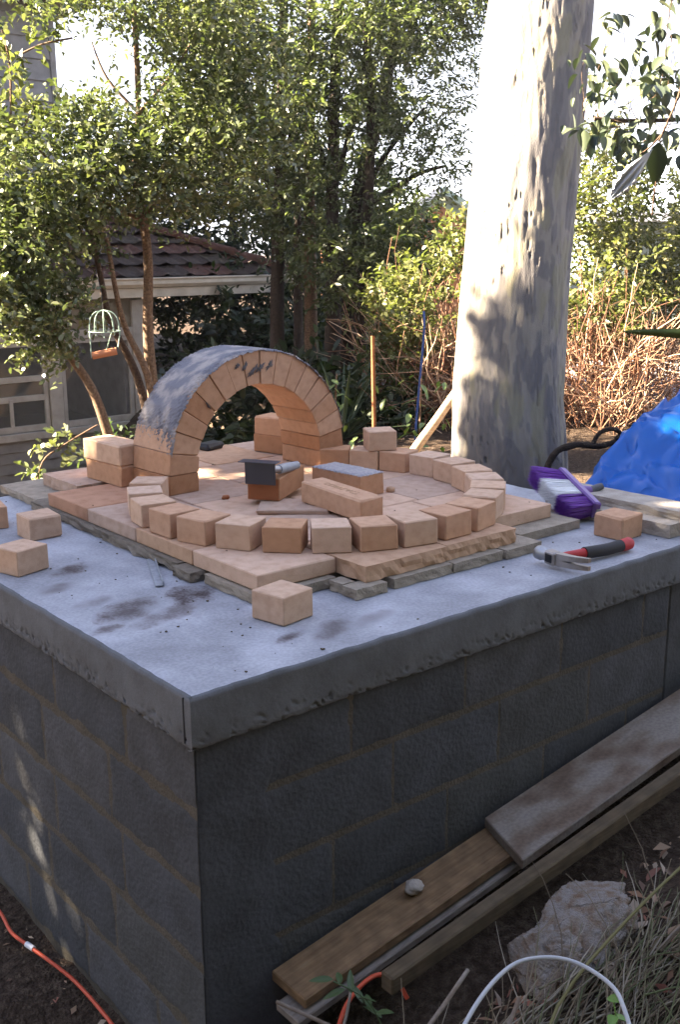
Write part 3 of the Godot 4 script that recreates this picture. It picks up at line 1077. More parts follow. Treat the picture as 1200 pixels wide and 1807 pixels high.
# ---------------------------------------------------------------- tools on the slab
func tools() -> void:
	# claw hammer: head runs along local z (face at -z), handle along +x
	var H := thing("claw_hammer", "steel claw hammer with red and black rubber grip lying near the slab's front edge", "hammer", Vector3(1.325, 0.001, -0.112), "", Vector3(0, -0.13, 0))
	H.scale = Vector3.ONE * 1.1
	var st := newst()
	tube(st, [Vector3(0, 0.030, -0.062), Vector3(0, 0.030, -0.058), Vector3(0, 0.030, -0.043), Vector3(0, 0.029, -0.038), Vector3(0, 0.028, -0.018)], [0.0165, 0.0195, 0.0195, 0.0145, 0.0150], 16)
	obj("striking_face", done(st), M.steel, H)
	st = newst()
	addbox(st, Vector3(-0.0155, 0.010, -0.021), Vector3(0.0155, 0.047, 0.018), 0.004)
	obj("eye", done(st), M.steel_worn, H)
	st = newst()
	addbox(st, Vector3(-0.0170, 0.0175, -0.014), Vector3(-0.0152, 0.0395, 0.011), 0.0005)
	obj("handle_end", done(st), M.black, H)
	for s in [-1.0, 1.0]:
		st = newst()
		var prev: Array = []
		for k in 7:
			var t := k / 6.0
			var z := 0.014 + 0.088 * t
			var y: float = 0.0285 + s * (0.0078 + 0.0032 * t)
			var x := 0.004 + 0.030 * t * t
			var hh := 0.0090 - 0.0028 * t
			var ww := 0.0125 - 0.0075 * t
			var ring := [Vector3(x - ww, y - hh, z), Vector3(x + ww, y - hh, z), Vector3(x + ww, y + hh, z), Vector3(x - ww, y + hh, z)]
			if prev.size():
				hexa(st, [prev[0], prev[1], prev[3], prev[2], ring[0], ring[1], ring[3], ring[2]], 0.0)
			prev = ring
		obj("claw", done(st), M.steel_worn, H)
	st = newst()
	tube(st, [Vector3(0.013, 0.0285, 0), Vector3(0.05, 0.0275, 0.001), Vector3(0.10, 0.024, 0.0), Vector3(0.125, 0.022, 0.0)], [0.0085, 0.010, 0.0125, 0.015], 12)
	obj("handle", done(st), M.red_rubber, H)
	st = newst()
	tube(st, curve([Vector3(0.115, 0.0225, 0), Vector3(0.15, 0.0215, 0.001), Vector3(0.20, 0.0195, 0.0), Vector3(0.25, 0.020, -0.004), Vector3(0.275, 0.020, -0.006)], 3), 0.0172, 12)
	obj("grip", done(st), M.black_rubber, H)
	st = newst()
	tube(st, [Vector3(0.262, 0.020, -0.005), Vector3(0.285, 0.020, -0.007), Vector3(0.298, 0.021, -0.008), Vector3(0.305, 0.021, -0.009)], [0.0175, 0.0185, 0.0185, 0.014], 12)
	obj("grip_end", done(st), M.red_rubber, H)
	st = newst()
	tube(st, [Vector3(0.304, 0.021, -0.009), Vector3(0.308, 0.021, -0.009)], [0.013, 0.010], 12)
	obj("grip_cap", done(st), M.black, H)
	# small dark cylinder with a pale band
	var C := thing("battery", "small dark cylinder with a pale band between the paver and the hammer head", "battery", Vector3(1.416, 0.0095, -0.212), "", Vector3(0, -0.36, 0))
	obj("body", tubemesh([Vector3(0, 0, -0.028), Vector3(0, 0, 0.028)], 0.0085, 14), M.pen, C)
	obj("band", tubemesh([Vector3(0, 0, -0.012), Vector3(0, 0, 0.010)], 0.0089, 14), M.galv, C)
	# crumbs of brick and mortar
	var cr := RandomNumberGenerator.new()
	cr.seed = 590
	var cs := newst()
	for k in 260:
		var cp := Vector3(cr.randf_range(0.03, 2.05), 0.0, cr.randf_range(-2.05, -0.03))
		if cp.x > 0.44 and cp.x < 1.76 and cp.z < -0.25 and k % 4 != 0:
			continue
		if cp.x > 0.46 and cp.z < -0.30:
			cp.y = 0.079
			if cp.x > 1.7 or cp.z < -2.0:
				continue
		var e := cr.randf_range(0.0009, 0.0032) * (1.6 if k % 11 == 0 else 1.0)
		var Qc := []
		for i in 8:
			Qc.append(cp + Vector3((1.0 if i & 1 else -1.0) * e * cr.randf_range(0.5, 1.2), (0.8 * e * cr.randf_range(0.5, 1.3) if i & 2 else 0.0), (1.0 if i & 4 else -1.0) * e * cr.randf_range(0.5, 1.2)))
		hexa(cs, Qc, 0.0)
	tag(stuff(obj("crumbs", done(cs), M.dark_wood)), "dark crumbs of brick and mortar scattered over the slab and hearth", "crumbs")
	# steel strip offcut
	st = newst()
	var sd := Vector3(-0.115, 0, 0.255)
	beam(st, Vector3(0.0, 0.003, 0.0), sd + Vector3(0, 0.003, 0), 0.022, 0.003, UP, 0.0006)
	beam(st, Vector3(0.011, 0.008, 0.005), sd + Vector3(0.011, 0.008, 0.005), 0.003, 0.014, UP, 0.0006)
	var strip := obj("steel_strip", done(st), M.galv)
	strip.position = Vector3(0.455, 0.0012, -0.972)
	tag(strip, "narrow grey steel angle strip lying on the slab against the pavers", "metal strip")
	# edging tool standing on the red ended brick: e = along the brick's end, a = along the brick
	var E := thing("edging_tool", "dark blue edging tool with grey handle hanging over the red ended brick", "edging tool", Vector3(0.951, 0.1735, -1.066), "", Vector3(0, 0.575, 0))
	st = newst()
	addbox(st, Vector3(-0.0275, -0.018, -0.054), Vector3(-0.0235, 0.056, 0.056), 0.0008)
	obj("blade", done(st), M.blue_steel, E)
	st = newst()
	addbox(st, Vector3(-0.034, 0.0562, -0.076), Vector3(0.016, 0.0592, 0.062), 0.0008)
	obj("flange", done(st), M.blue_steel, E)
	st = newst()
	tube(st, [Vector3(-0.024, 0.035, 0.03), Vector3(0.010, 0.030, 0.036), Vector3(0.040, 0.024, 0.042)], [0.012, 0.013, 0.0135], 12)
	obj("ferrule", done(st), M.steel, E)
	st = newst()
	tube(st, [Vector3(0.040, 0.024, 0.042), Vector3(0.10, 0.020, 0.052), Vector3(0.165, 0.016, 0.064)], [0.0165, 0.0165, 0.014], 12)
	obj("handle", done(st), M.galv, E)
	# broom head leaning against the kerb
	var A := Vector3(1.869, 0.044, -0.382)
	var B := Vector3(1.961, 0.112, -0.604)
	var T1 := Vector3(1.742, 0.004, -0.322)
	var T2 := Vector3(1.831, 0.112, -0.600)
	var ctr := (A + B) * 0.5
	var W := thing("broom_head", "purple and white bristled broom head leaning on the concrete strip", "broom", ctr)
	var along := (B - A).normalized()
	var out := ((T1 + T2) * 0.5 - ctr)
	out = (out - along * out.dot(along)).normalized()
	var thick := along.cross(out).normalized()
	st = newst()
	var L := 0.135
	var Q := []
	for i in 8:
		Q.append(along * (L + 0.004 if i & 1 else -L - 0.004) + out * (0.012 if i & 2 else -0.020) + thick * (0.033 if i & 4 else -0.033) * (1.0 if i & 2 else 0.8))
	hexa(st, Q, 0.006)
	obj("plate", done(st), M.purple_plastic, W)
	st = newst()
	tube(st, [-out * 0.010, -out * 0.03, -out * 0.052], [0.024, 0.021, 0.018], 14)
	obj("socket", done(st), M.purple_plastic, W)
	st = newst()
	tube(st, [-out * 0.045, -out * 0.085 + Vector3(0, 0.012, 0), -out * 0.10 + Vector3(0, 0.016, 0)], [0.014, 0.014, 0.012], 14)
	obj("handle_stub", done(st), M.grey_plastic, W)
	for sct in 3:
		var rr := RandomNumberGenerator.new()
		rr.seed = 600 + sct
		var V := PackedVector3Array()
		var N := PackedVector3Array()
		var CC := PackedColorArray()
		var base_col: Color = [Color(0.17, 0.04, 0.34), Color(0.90, 0.90, 0.93), Color(0.22, 0.065, 0.42)][sct]
		for k in 3600:
			var f: float = lerpf([0.0, 0.3, 0.7][sct], [0.3, 0.7, 1.0][sct], rr.randf())
			var s := lerpf(-1.0, 1.0, f)
			var th := rr.randf_range(-1, 1)
			var p0 := along * s * L * 0.97 + out * 0.004 + thick * th * 0.022
			var fan := s * 0.03 + rr.randfn() * 0.0015
			var ln := 0.122 + rr.randfn() * 0.004 - 0.010 * s * s
			var p1 := p0 + out * ln + along * fan + thick * (th * 0.010 + rr.randfn() * 0.001)
			p1.y = maxf(p1.y, 0.002 - ctr.y)
			var w := (along + thick * rr.randfn()).normalized() * 0.0015
			var g := rr.randf_range(0.6, 1.35)
			var c := Color(base_col.r * g, base_col.g * g, base_col.b * g)
			var pm := (p0 + p1) * 0.5 
			var nn := w.cross(out).normalized()
			for tri in [[p0 - w, pm - w, p0 + w], [p0 + w, pm - w, pm + w], [pm - w, p1, pm + w]]:
				var ta: Vector3 = tri[0]
				var tb: Vector3 = tri[1]
				var tc: Vector3 = tri[2]
				nn = (ta - tc).cross(ta - tb).normalized()
				for q in tri:
					V.append(q)
					N.append(nn)
					CC.append(c)
		var ar := []
		ar.resize(Mesh.ARRAY_MAX)
		ar[Mesh.ARRAY_VERTEX] = V
		ar[Mesh.ARRAY_NORMAL] = N
		ar[Mesh.ARRAY_COLOR] = CC
		var me := ArrayMesh.new()
		me.add_surface_from_arrays(Mesh.PRIMITIVE_TRIANGLES, ar)
		var bo := obj("bristles", me, M.purple, W)
		bo.set_meta("label", "white bristles" if sct == 1 else "purple bristles")
		stuff(bo)
	# blue tarp over a heap beyond the slab's right end
	var fold := noise(81, 1.7, 4)
	fold.fractal_type = FastNoiseLite.FRACTAL_RIDGED
	var soft := noise(82, 2.2, 3)
	var cell := noise(83, 3.2, 2, FastNoiseLite.TYPE_CELLULAR)
	cell.cellular_return_type = FastNoiseLite.RETURN_DISTANCE2_SUB
	var apex := Vector2(3.42, -0.58)
	var tr := RandomNumberGenerator.new()
	tr.seed = 84
	var P2 := PackedVector2Array()
	for k in 2600:
		P2.append(Vector2(tr.randf_range(2.26, 4.4), tr.randf_range(-1.0, 0.9)))
	var heap := func(x: float, z: float, jit: float) -> float:
		var d := Vector2(x, z).distance_to(apex)
		var ang := atan2(z - apex.y, x - apex.x) + 0.3 * soft.get_noise_2d(x * 0.7, z * 0.7)
		var y: float = 0.60 - 0.62 * sqrt(d * d + 0.01)
		y += 0.11 * minf(d, 0.9) * (absf(sin(ang * 5.0)) - 0.6) + 0.05 * minf(d, 0.9) * (absf(sin(ang * 13.0 + 1.0)) - 0.6)
		y += 0.035 * soft.get_noise_2d(x * 1.1, z * 1.1) + jit
		y = lerpf(y, ground_y(x, z), smoothstep(-0.86, -0.99, z))
		return maxf(y, ground_y(x, z) + 0.02)
	var tri := Geometry2D.triangulate_delaunay(P2)
	var hs := []
	for q in P2:
		hs.append(heap.call(q.x, q.y, tr.randf_range(-1, 1) * 0.017 + (0.030 if tr.randf() < 0.12 else 0.0)))
	var ts := newst()
	ts.set_smooth_group(0)
	for k in range(0, tri.size(), 3):
		var v := []
		for q in 3:
			var w: int = tri[k + q]
			v.append(Vector3(P2[w].x, hs[w], P2[w].y))
		# every flat facet is creased once more
		var mids := []
		for q in 3:
			var e: Vector3 = (v[q] + v[(q + 1) % 3]) * 0.5
			e.y += soft.get_noise_2d(e.x * 60.0, e.z * 60.0) * 0.010
			mids.append(e)
		var under: Vector3 = (v[0] + v[1] + v[2]) / 3.0 - UP
		poly(ts, [v[0], mids[0], mids[2]], under)
		poly(ts, [mids[0], v[1], mids[1]], under)
		poly(ts, [mids[1], v[2], mids[2]], under)
		poly(ts, [mids[0], mids[1], mids[2]], under)
	var tarp := done(ts, true)
	tag(obj("blue_tarp", tarp, M.tarp), "crumpled shiny blue tarpaulin draped over a heap beyond the slab's right end", "tarp")

# ---------------------------------------------------------------- foreground right and left
func foreground() -> void:
	# planks lying in the trench along the right face, rising to the right
	var up := func(x: float) -> float: return -0.785 + 0.137 * x
	var st := newst()
	var Q := []
	for i in 8:
		var x: float = [0.19, 0.97][i & 1]
		var z: float = 0.137 if i & 4 else 0.003
		Q.append(Vector3(x, up.call(x) + (0.0 if i & 2 else -0.028), z))
	hexa(st, Q, 0.003)
	tag(obj("plank", done(st), M.wood), "lower orange brown plank along the foot of the block base, a stone on it", "plank", "planks along the block base")
	st = newst()
	Q = []
	for i in 8:
		var z: float = 0.205 if i & 4 else 0.004
		var x: float = ([0.93, 2.9][i & 1]) - (0.07 if i & 4 and (i & 1) == 0 else 0.0)
		Q.append(Vector3(x, up.call(x) + 0.003 + (0.030 if i & 2 else 0.0), z))
	hexa(st, Q, 0.003)
	tag(obj("plank", done(st), M.grey_wood), "wider weathered grey plank with brown stains overlapping the lower plank", "plank", "planks along the block base")
	st = newst()
	Q = []
	for i in 8:
		var x: float = [0.16, 1.9][i & 1]
		var z: float = 0.150 if i & 4 else 0.06
		Q.append(Vector3(x, up.call(x) - 0.034 + (0.0 if i & 2 else -0.022), z))
	hexa(st, Q, 0.003)
	tag(obj("plank", done(st), M.old_board), "dull grey board mostly hidden under the two planks", "plank", "planks along the block base")
	st = newst()
	Q = []
	for i in 8:
		var x: float = [0.30, 2.6][i & 1]
		var z: float = 0.315 if i & 4 else 0.275
		Q.append(Vector3(x, -0.69 + 0.118 * x + (0.0 if i & 2 else -0.045), z))
	hexa(st, Q, 0.004)
	tag(obj("formwork_timber", done(st), M.dark_wood), "brown timber on edge beside the trench, parallel to the planks", "timber")
	var pb := obj("stone", lump(Vector3(0.030, 0.019, 0.023), 611, 0.25, 18, 12, 5), M.kerb)
	pb.position = Vector3(0.61, -0.682, 0.055)
	tag(pb, "small pale stone lying on the lower plank", "stone")
	# broken lump of concrete
	var rk := obj("concrete_lump", lump(Vector3(0.165, 0.072, 0.12), 623, 0.5, 96, 64, 9), M.rock)
	rk.position = Vector3(0.80, -0.655, 0.465)
	rk.rotation = Vector3(0.1, 0.5, 0.12)
	tag(rk, "rough lump of broken concrete on the soil at lower right, larger piece", "concrete lump")
	var rk2 := obj("concrete_lump", lump(Vector3(0.13, 0.062, 0.09), 631, 0.5, 88, 56, 9), M.rock)
	rk2.position = Vector3(0.655, -0.685, 0.455)
	rk2.rotation = Vector3(0.0, 1.2, -0.1)
	tag(rk2, "brownish lower lump of broken concrete against the larger grey piece", "concrete lump")
	# pale hose arching over the litter
	var hose := curve([Vector3(0.02, -0.62, 0.72), Vector3(0.12, -0.545, 0.665), Vector3(0.245, -0.505, 0.618), Vector3(0.371, -0.495, 0.593), Vector3(0.449, -0.497, 0.616), Vector3(0.491, -0.50, 0.67), Vector3(0.494, -0.505, 0.752), Vector3(0.462, -0.515, 0.81), Vector3(0.41, -0.55, 0.88), Vector3(0.36, -0.64, 0.98)], 8)
	tag(obj("hose", tubemesh(hose, 0.0045, 10), M.conduit), "pale grey hose arching over the dry litter at lower right", "hose")
	# orange extension cord round the foot of the base
	var cpts := [Vector3(-0.12, -1.07, -1.50), Vector3(-0.075, -1.065, -1.22), Vector3(-0.067, -1.065, -1.09), Vector3(-0.078, -1.068, -0.98), Vector3(-0.065, -1.068, -0.885), Vector3(-0.04, -1.07, -0.745), Vector3(-0.025, -1.075, -0.64), Vector3(-0.028, -1.07, -0.45), Vector3(-0.05, -1.06, -0.1), Vector3(-0.04, -1.0, 0.25), Vector3(0.06, -0.86, 0.36), Vector3(0.14, -0.775, 0.30), Vector3(0.22, -0.72, 0.25), Vector3(0.31, -0.70, 0.235), Vector3(0.36, -0.715, 0.255), Vector3(0.375, -0.76, 0.285)]
	var cord := thing("extension_cord", "thin orange red extension cord snaking round the foot of the block base", "cord")
	obj("cable", tubemesh(curve(cpts, 6), 0.0055, 8), M.cord, cord)
	obj("paper_tag", tubemesh([Vector3(-0.0665, -1.067, -0.895), Vector3(-0.0595, -1.068, -0.86)], 0.0085, 10), M.white, cord)
	# litter: fallen leaves, dry grass and stalks
	var r := RandomNumberGenerator.new()
	r.seed = 640
	var V := PackedVector3Array()
	var N := PackedVector3Array()
	var C := PackedColorArray()
	for k in 2600:
		var x := r.randf_range(-1.2, 2.6)
		var z := r.randf_range(0.22, 1.5)
		if k % 5 == 0:
			x = r.randf_range(-1.2, -0.02)
			z = r.randf_range(-2.6, 0.2)
		if x > 0.0 and z < 0.30:
			continue
		var p := Vector3(x, ground_y(x, z) + r.randf_range(0.002, 0.03), z)
		var d := Vector3(r.randfn(), r.randfn() * 0.3, r.randfn()).normalized()
		var n := Vector3(r.randfn() * 0.5, 1, r.randfn() * 0.5).normalized()
		var s := d.cross(n).normalized()
		var l := r.randf_range(0.015, 0.06) * (0.55 if x < 0.0 else 1.0)
		var w := l * r.randf_range(0.12, 0.3)
		var c: Color = [Color(0.22, 0.12, 0.07), Color(0.30, 0.20, 0.13), Color(0.14, 0.085, 0.055), Color(0.34, 0.26, 0.19), Color(0.26, 0.10, 0.065)][r.randi() % 5]
		var up2 := n * w * 0.5
		for tri in [[p, p + d * l, p + d * l * 0.5 + s * w + up2], [p, p + d * l * 0.5 - s * w + up2, p + d * l]]:
			for q in tri:
				V.append(q)
				N.append(n)
				C.append(c)
	var ar := []
	ar.resize(Mesh.ARRAY_MAX)
	ar[Mesh.ARRAY_VERTEX] = V
	ar[Mesh.ARRAY_NORMAL] = N
	ar[Mesh.ARRAY_COLOR] = C
	var me := ArrayMesh.new()
	me.add_surface_from_arrays(Mesh.PRIMITIVE_TRIANGLES, ar)
	tag(stuff(obj("leaf_litter", me, M.dry)), "brown fallen leaves scattered over the dark soil", "leaf litter")
	var fl := [leaf_mesh(0.075, 0.020, 0.5), leaf_mesh(0.055, 0.017, 0.7), leaf_mesh(0.062, 0.024, 0.35)]
	var fc := [mat(lin(0.20, 0.085, 0.06), 0.7), mat(lin(0.24, 0.15, 0.10), 0.7), mat(lin(0.15, 0.10, 0.07), 0.7)]
	for k in 26:
		var x := r.randf_range(0.75, 1.9)
		var z := r.randf_range(0.36, 0.95)
		if k < 10:
			x = r.randf_range(0.25, 0.85)
			z = r.randf_range(0.62, 0.95)
		var tone := r.randi() % 3
		var l := obj("fallen_leaf", fl[r.randi() % 3], fc[tone])
		l.position = Vector3(x, ground_y(x, z) + 0.014, z)
		l.rotation = Vector3(r.randf_range(-0.5, 0.3), r.randf_range(0, TAU), r.randf_range(-0.6, 0.6))
		tag(l, ["reddish curled leaf fallen on the dark soil at lower right", "tan curled leaf fallen on the dark soil at lower right", "dark brown curled leaf fallen on the soil at lower right"][tone], "fallen leaf", "dry leaves fallen on the soil")
	var grass_cols := [Color(0.17, 0.13, 0.085), Color(0.13, 0.115, 0.065), Color(0.26, 0.22, 0.165), Color(0.09, 0.10, 0.04), Color(0.11, 0.08, 0.05)]
	var mass := [stems(800, Vector3(0.42, -0.66, 0.80), Vector3(0.50, 0.03, 0.22), Vector3(0.75, 0.0, -0.16), 0.2, 0.40, 0.0020, grass_cols, 651), stems(120, Vector3(1.0, -0.60, 0.85), Vector3(0.5, 0.03, 0.3), Vector3(0.6, 0.04, -0.3), 0.25, 0.33, 0.0018, grass_cols, 652)]
	for k in 2:
		tag(stuff(obj("dry_grass", mass[k], M.dry)), ["tangle of dry grass stalks around the pale hose", "thinner dry grass on the soil right of the broken concrete"][k], "dry grass")
	# single stalks that stand out
	var stalks := [
		["long pale dry stalk crossing the lower plank's near end", [Vector3(0.085, -0.69, 0.17), Vector3(0.155, -0.72, 0.29), Vector3(0.20, -0.74, 0.40)], 0.0045, M.grey_wood],
		["thin dry stalk leaning the other way across the cord", [Vector3(0.06, -0.74, 0.36), Vector3(0.16, -0.715, 0.31), Vector3(0.245, -0.66, 0.245)], 0.0035, M.grey_wood],
		["long pale stick lying under the hose towards the plank", [Vector3(0.10, -0.66, 0.52), Vector3(0.25, -0.63, 0.49), Vector3(0.40, -0.60, 0.45)], 0.005, M.grey_wood],
		["olive green cane running up to the right under the hose", [Vector3(0.18, -0.62, 0.80), Vector3(0.42, -0.56, 0.68), Vector3(0.72, -0.52, 0.63), Vector3(1.0, -0.50, 0.60)], 0.0036, mat(lin(0.13, 0.115, 0.04), 0.7)],
		["bent white twig right of the hose", [Vector3(0.80, -0.62, 0.66), Vector3(0.86, -0.55, 0.70), Vector3(0.86, -0.53, 0.80)], 0.003, M.grey_wood],
		["short pale stick in front of the hose's left foot", [Vector3(0.17, -0.60, 0.69), Vector3(0.28, -0.57, 0.66), Vector3(0.36, -0.54, 0.63)], 0.0045, M.grey_wood]]
	for s in stalks:
		tag(obj("dry_stalk", tubemesh(curve(s[1], 4), s[2], 7), s[3]), s[0], "stalk", "dry stalks at lower right")
	# weeds
	var wl := leaf_mesh(0.055, 0.016, 0.2)
	var wl2 := leaf_mesh(0.045, 0.034, 0.25)
	var green := mat(lin(0.055, 0.085, 0.03), 0.5)
	var lime := mat(lin(0.13, 0.23, 0.045), 0.5)
	var weed := thing("weed", "dark green weed with narrow pointed leaves beside the plank's near end", "weed", Vector3(0.23, -0.69, 0.36))
	obj("stem", tubemesh(curve([Vector3(0, -0.02, 0), Vector3(-0.02, 0.04, -0.03), Vector3(-0.07, 0.08, -0.08)], 4), 0.002, 5), green, weed)
	for k in 9:
		var lf := obj("leaf", wl, green, weed)
		var t := k / 8.0
		lf.position = Vector3(-0.07 * t, 0.085 * t, -0.08 * t)
		lf.rotation = Vector3(r.randf_range(-0.6, 0.3), r.randf_range(0, TAU), r.randf_range(-0.5, 0.5))
	var w2 := thing("weed", "bright green weed with small lobed leaves at the hose's right foot", "weed", Vector3(0.46, -0.60, 0.80))
	obj("stem", tubemesh(curve([Vector3(0, -0.05, 0), Vector3(0.01, 0.02, -0.01), Vector3(0.02, 0.075, -0.03)], 4), 0.0018, 5), lime, w2)
	for k in 7:
		var lf := obj("leaf", wl2, lime, w2)
		var t := k / 6.0
		lf.position = Vector3(0.02 * t + r.randf_range(-0.012, 0.012), -0.02 + 0.095 * t, -0.03 * t + r.randf_range(-0.012, 0.012))
		lf.rotation = Vector3(r.randf_range(-0.2, 0.6), r.randf_range(0, TAU), r.randf_range(-0.4, 0.4))
		lf.scale = Vector3.ONE * r.randf_range(0.6, 1.0)

func leaf_mesh(l: float, w: float, fold: float) -> ArrayMesh:
	# a folded, curved leaf pointing along +z
	return sheet(func(u, v):
		var s: float = u * 2.0 - 1.0
		var wd: float = w * 0.5 * pow(sin(PI * clampf(pow(v, 0.8), 0.0, 1.0)), 0.8)
		return Vector3(s * wd, absf(s) * wd * fold * 2.0 - 0.12 * l * v * v, v * l), 4, 8)

# ---------------------------------------------------------------- house on the left
func house() -> void:
	var H := thing("weatherboard_house", "low weatherboard house with white windows and a mossy tiled roof at left", "house", Vector3(0, 0, 0))
	var Z := -8.7
	for k in 9:
		var y := -0.985 - 0.112 * k
		var Q := []
		for i in 8:
			Q.append(Vector3(4.60 if i & 1 else 1.2, y if i & 2 else y - 0.118, (Z - 0.02) if (i & 4) == 0 else (Z + 0.004 if i & 2 else Z + 0.022)))
		var st := newst()
		hexa(st, Q, 0.002)
		obj("weatherboard", done(st), M.board, H)
	var add := func(nm: String, lo: Vector3, hi: Vector3, m) -> MeshInstance3D:
		return obj(nm, boxmesh(lo, hi, 0.004), m, H)
	add.call("wall", Vector3(1.2, 0.10, Z - 0.12), Vector3(4.62, 0.62, Z), M.frieze)
	add.call("end_wall", Vector3(4.50, -2.1, -12.5), Vector3(4.60, 0.62, Z - 0.03), M.board)
	add.call("end_wall", Vector3(1.08, -2.1, -12.5), Vector3(1.198, 0.62, Z + 0.02), M.board)
	add.call("corner_post", Vector3(4.602, -1.9, Z - 0.15), Vector3(4.86, 0.40, Z + 0.03), M.house_white)
	add.call("window_sill", Vector3(1.2, -0.985, Z - 0.05), Vector3(4.59, -0.91, Z + 0.06), M.house_white)
	add.call("window_head", Vector3(1.2, 0.02, Z - 0.05), Vector3(4.60, 0.11, Z + 0.03), M.house_white)
	add.call("mullion", Vector3(3.60, -0.909, Z - 0.05), Vector3(3.74, 0.019, Z + 0.035), M.house_white)
	var win := func(x0: float, x1: float, rails: Array, seed_: int):
		var wn := thing_part("window", H)
		var st := newst()
		addbox(st, Vector3(x0, -0.905, Z - 0.03), Vector3(x0 + 0.045, 0.017, Z + 0.012), 0.003)
		addbox(st, Vector3(x1 - 0.045, -0.905, Z - 0.03), Vector3(x1, 0.017, Z + 0.012), 0.003)
		addbox(st, Vector3(x0 + 0.046, -0.905, Z - 0.03), Vector3(x1 - 0.046, -0.84, Z + 0.012), 0.003)
		addbox(st, Vector3(x0 + 0.046, -0.03, Z - 0.03), Vector3(x1 - 0.046, 0.017, Z + 0.012), 0.003)
		for y in rails:
			addbox(st, Vector3(x0 + 0.046, y - 0.03, Z - 0.03), Vector3(x1 - 0.046, y + 0.03, Z + 0.014), 0.003)
		obj("frame", done(st), M.house_white, wn)
		obj("pane", boxmesh(Vector3(x0 + 0.03, -0.88, Z - 0.012), Vector3(x1 - 0.03, 0.0, Z - 0.008), 0.0), M.glass, wn)
	win.call(1.3, 2.46, [-0.36], 1)
	win.call(2.47, 3.59, [-0.36, -0.56], 2)
	win.call(3.75, 4.59, [], 3)
	var st2 := newst()
	addbox(st2, Vector3(3.15, -0.84, Z + 0.013), Vector3(3.19, -0.56, Z + 0.03), 0.003)
	obj("window_stay", done(st2), M.house_white, H)
	# dark room behind the panes
	st2 = newst()
	addbox(st2, Vector3(1.2, -0.98, Z - 1.6), Vector3(4.49, 0.1, Z - 1.55), 0.0)
	addbox(st2, Vector3(1.2, -1.0, Z - 1.5), Vector3(4.49, -0.96, Z - 0.06), 0.0)
	addbox(st2, Vector3(1.2, 0.08, Z - 1.5), Vector3(4.49, 0.099, Z - 0.13), 0.0)
	obj("room", done(st2), M.room, H)
	# eaves
	add.call("beam", Vector3(0.5, 0.425, Z + 0.10), Vector3(6.44, 0.525, Z + 0.16), M.house_cream)
	var g := newst()
	var prof := [Vector2(0.0, 0.0), Vector2(0.09, 0.0), Vector2(0.125, 0.035), Vector2(0.125, 0.075), Vector2(0.142, 0.09), Vector2(0.142, 0.102), Vector2(0.0, 0.102)]
	for k in prof.size():
		var a: Vector2 = prof[k]
		var b: Vector2 = prof[(k + 1) % prof.size()]
		var ctr := Vector3(3.6, 0.58, Z + 0.19)
		poly(g, [Vector3(0.5, 0.53 + a.y, Z + 0.10 + a.x), Vector3(6.70, 0.53 + a.y, Z + 0.10 + a.x), Vector3(6.70, 0.53 + b.y, Z + 0.10 + b.x), Vector3(0.5, 0.53 + b.y, Z + 0.10 + b.x)], ctr)
	for x in [0.5, 6.70]:
		poly(g, prof.map(func(a): return Vector3(x, 0.53 + a.y, Z + 0.10 + a.x)), Vector3(3.6, 0.58, Z + 0.17))
	obj("gutter", done(g), M.house_cream, H)
	add.call("soffit", Vector3(0.5, 0.526, -12.6), Vector3(6.66, 0.54, Z + 0.098), M.frieze)
	# hip roof: base planes, then tiles course by course on the slope that faces the garden
	var slope := 0.42
	var e0 := Vector3(6.72, 0.60, Z + 0.14)
	var RX := 5.1
	var rise := (6.72 - RX) * slope
	var ridge_z := Z + 0.14 - (6.72 - RX)
	var back_z := Z + 0.14 - 2.0 * (6.72 - RX)
	var rs := newst()
	var under := Vector3(3, -2, ridge_z)
	poly(rs, [Vector3(0.4, 0.60, Z + 0.14), e0, Vector3(RX, 0.60 + rise, ridge_z), Vector3(0.4, 0.60 + rise, ridge_z)], under)
	poly(rs, [e0, Vector3(6.72, 0.60, back_z), Vector3(RX, 0.60 + rise, ridge_z)], under)
	poly(rs, [Vector3(0.4, 0.60, back_z), Vector3(6.72, 0.60, back_z), Vector3(RX, 0.60 + rise, ridge_z), Vector3(0.4, 0.60 + rise, ridge_z)], under)
	poly(rs, [Vector3(0.42, 0.60, Z + 0.14), Vector3(0.42, 0.60 + rise, ridge_z), Vector3(0.42, 0.60, back_z)], Vector3(3, 0.7, ridge_z))
	var roof := obj("roof", done(rs), M.tile[1], H)
	var tm := sheet(func(u, v):
		var s: float = 0.15 - u * 0.30
		var wave := 0.012 * cos(u * TAU) + 0.007 * cos(u * TAU * 2.0)
		return Vector3(s, wave + 0.038 * (1.0 - v) + 0.014, -v * 0.36), 10, 2)
	var rr := RandomNumberGenerator.new()
	rr.seed = 700
	for row in 6:
		var run := 0.30 * row
		for k in 12:
			var x := 6.72 - 0.17 - 0.285 * k - (0.14 if row % 2 else 0.0) - run * 0.93
			if x < 3.6:
				continue
			var t := obj("roof_tile", tm, M.tile[rr.randi() % 4], roof)
			t.position = Vector3(x, 0.605 + run * slope * 0.93, Z + 0.16 - run * 0.93)
			t.rotation = Vector3(atan(slope), 0, rr.randf_range(-0.02, 0.02))
	var capm := sheet(func(u, v):
		var a: float = PI * u
		return Vector3(cos(a) * 0.10, sin(a) * 0.075 + 0.02 * (1.0 - v), -v * 0.38), 8, 1)
	var hd := (Vector3(RX, 0.60 + rise, ridge_z) - e0).normalized()
	for k in 7:
		var cp := obj("hip_cap", capm, M.tile[3], roof)
		cp.transform = Transform3D(Basis.looking_at(hd, UP), e0 + hd * (0.05 + 0.34 * k) + UP * 0.035)
	# tall grey two storey building behind it at far left
	var U := thing("tall_house", "tall grey clad building wall with wide boards at upper left", "building")
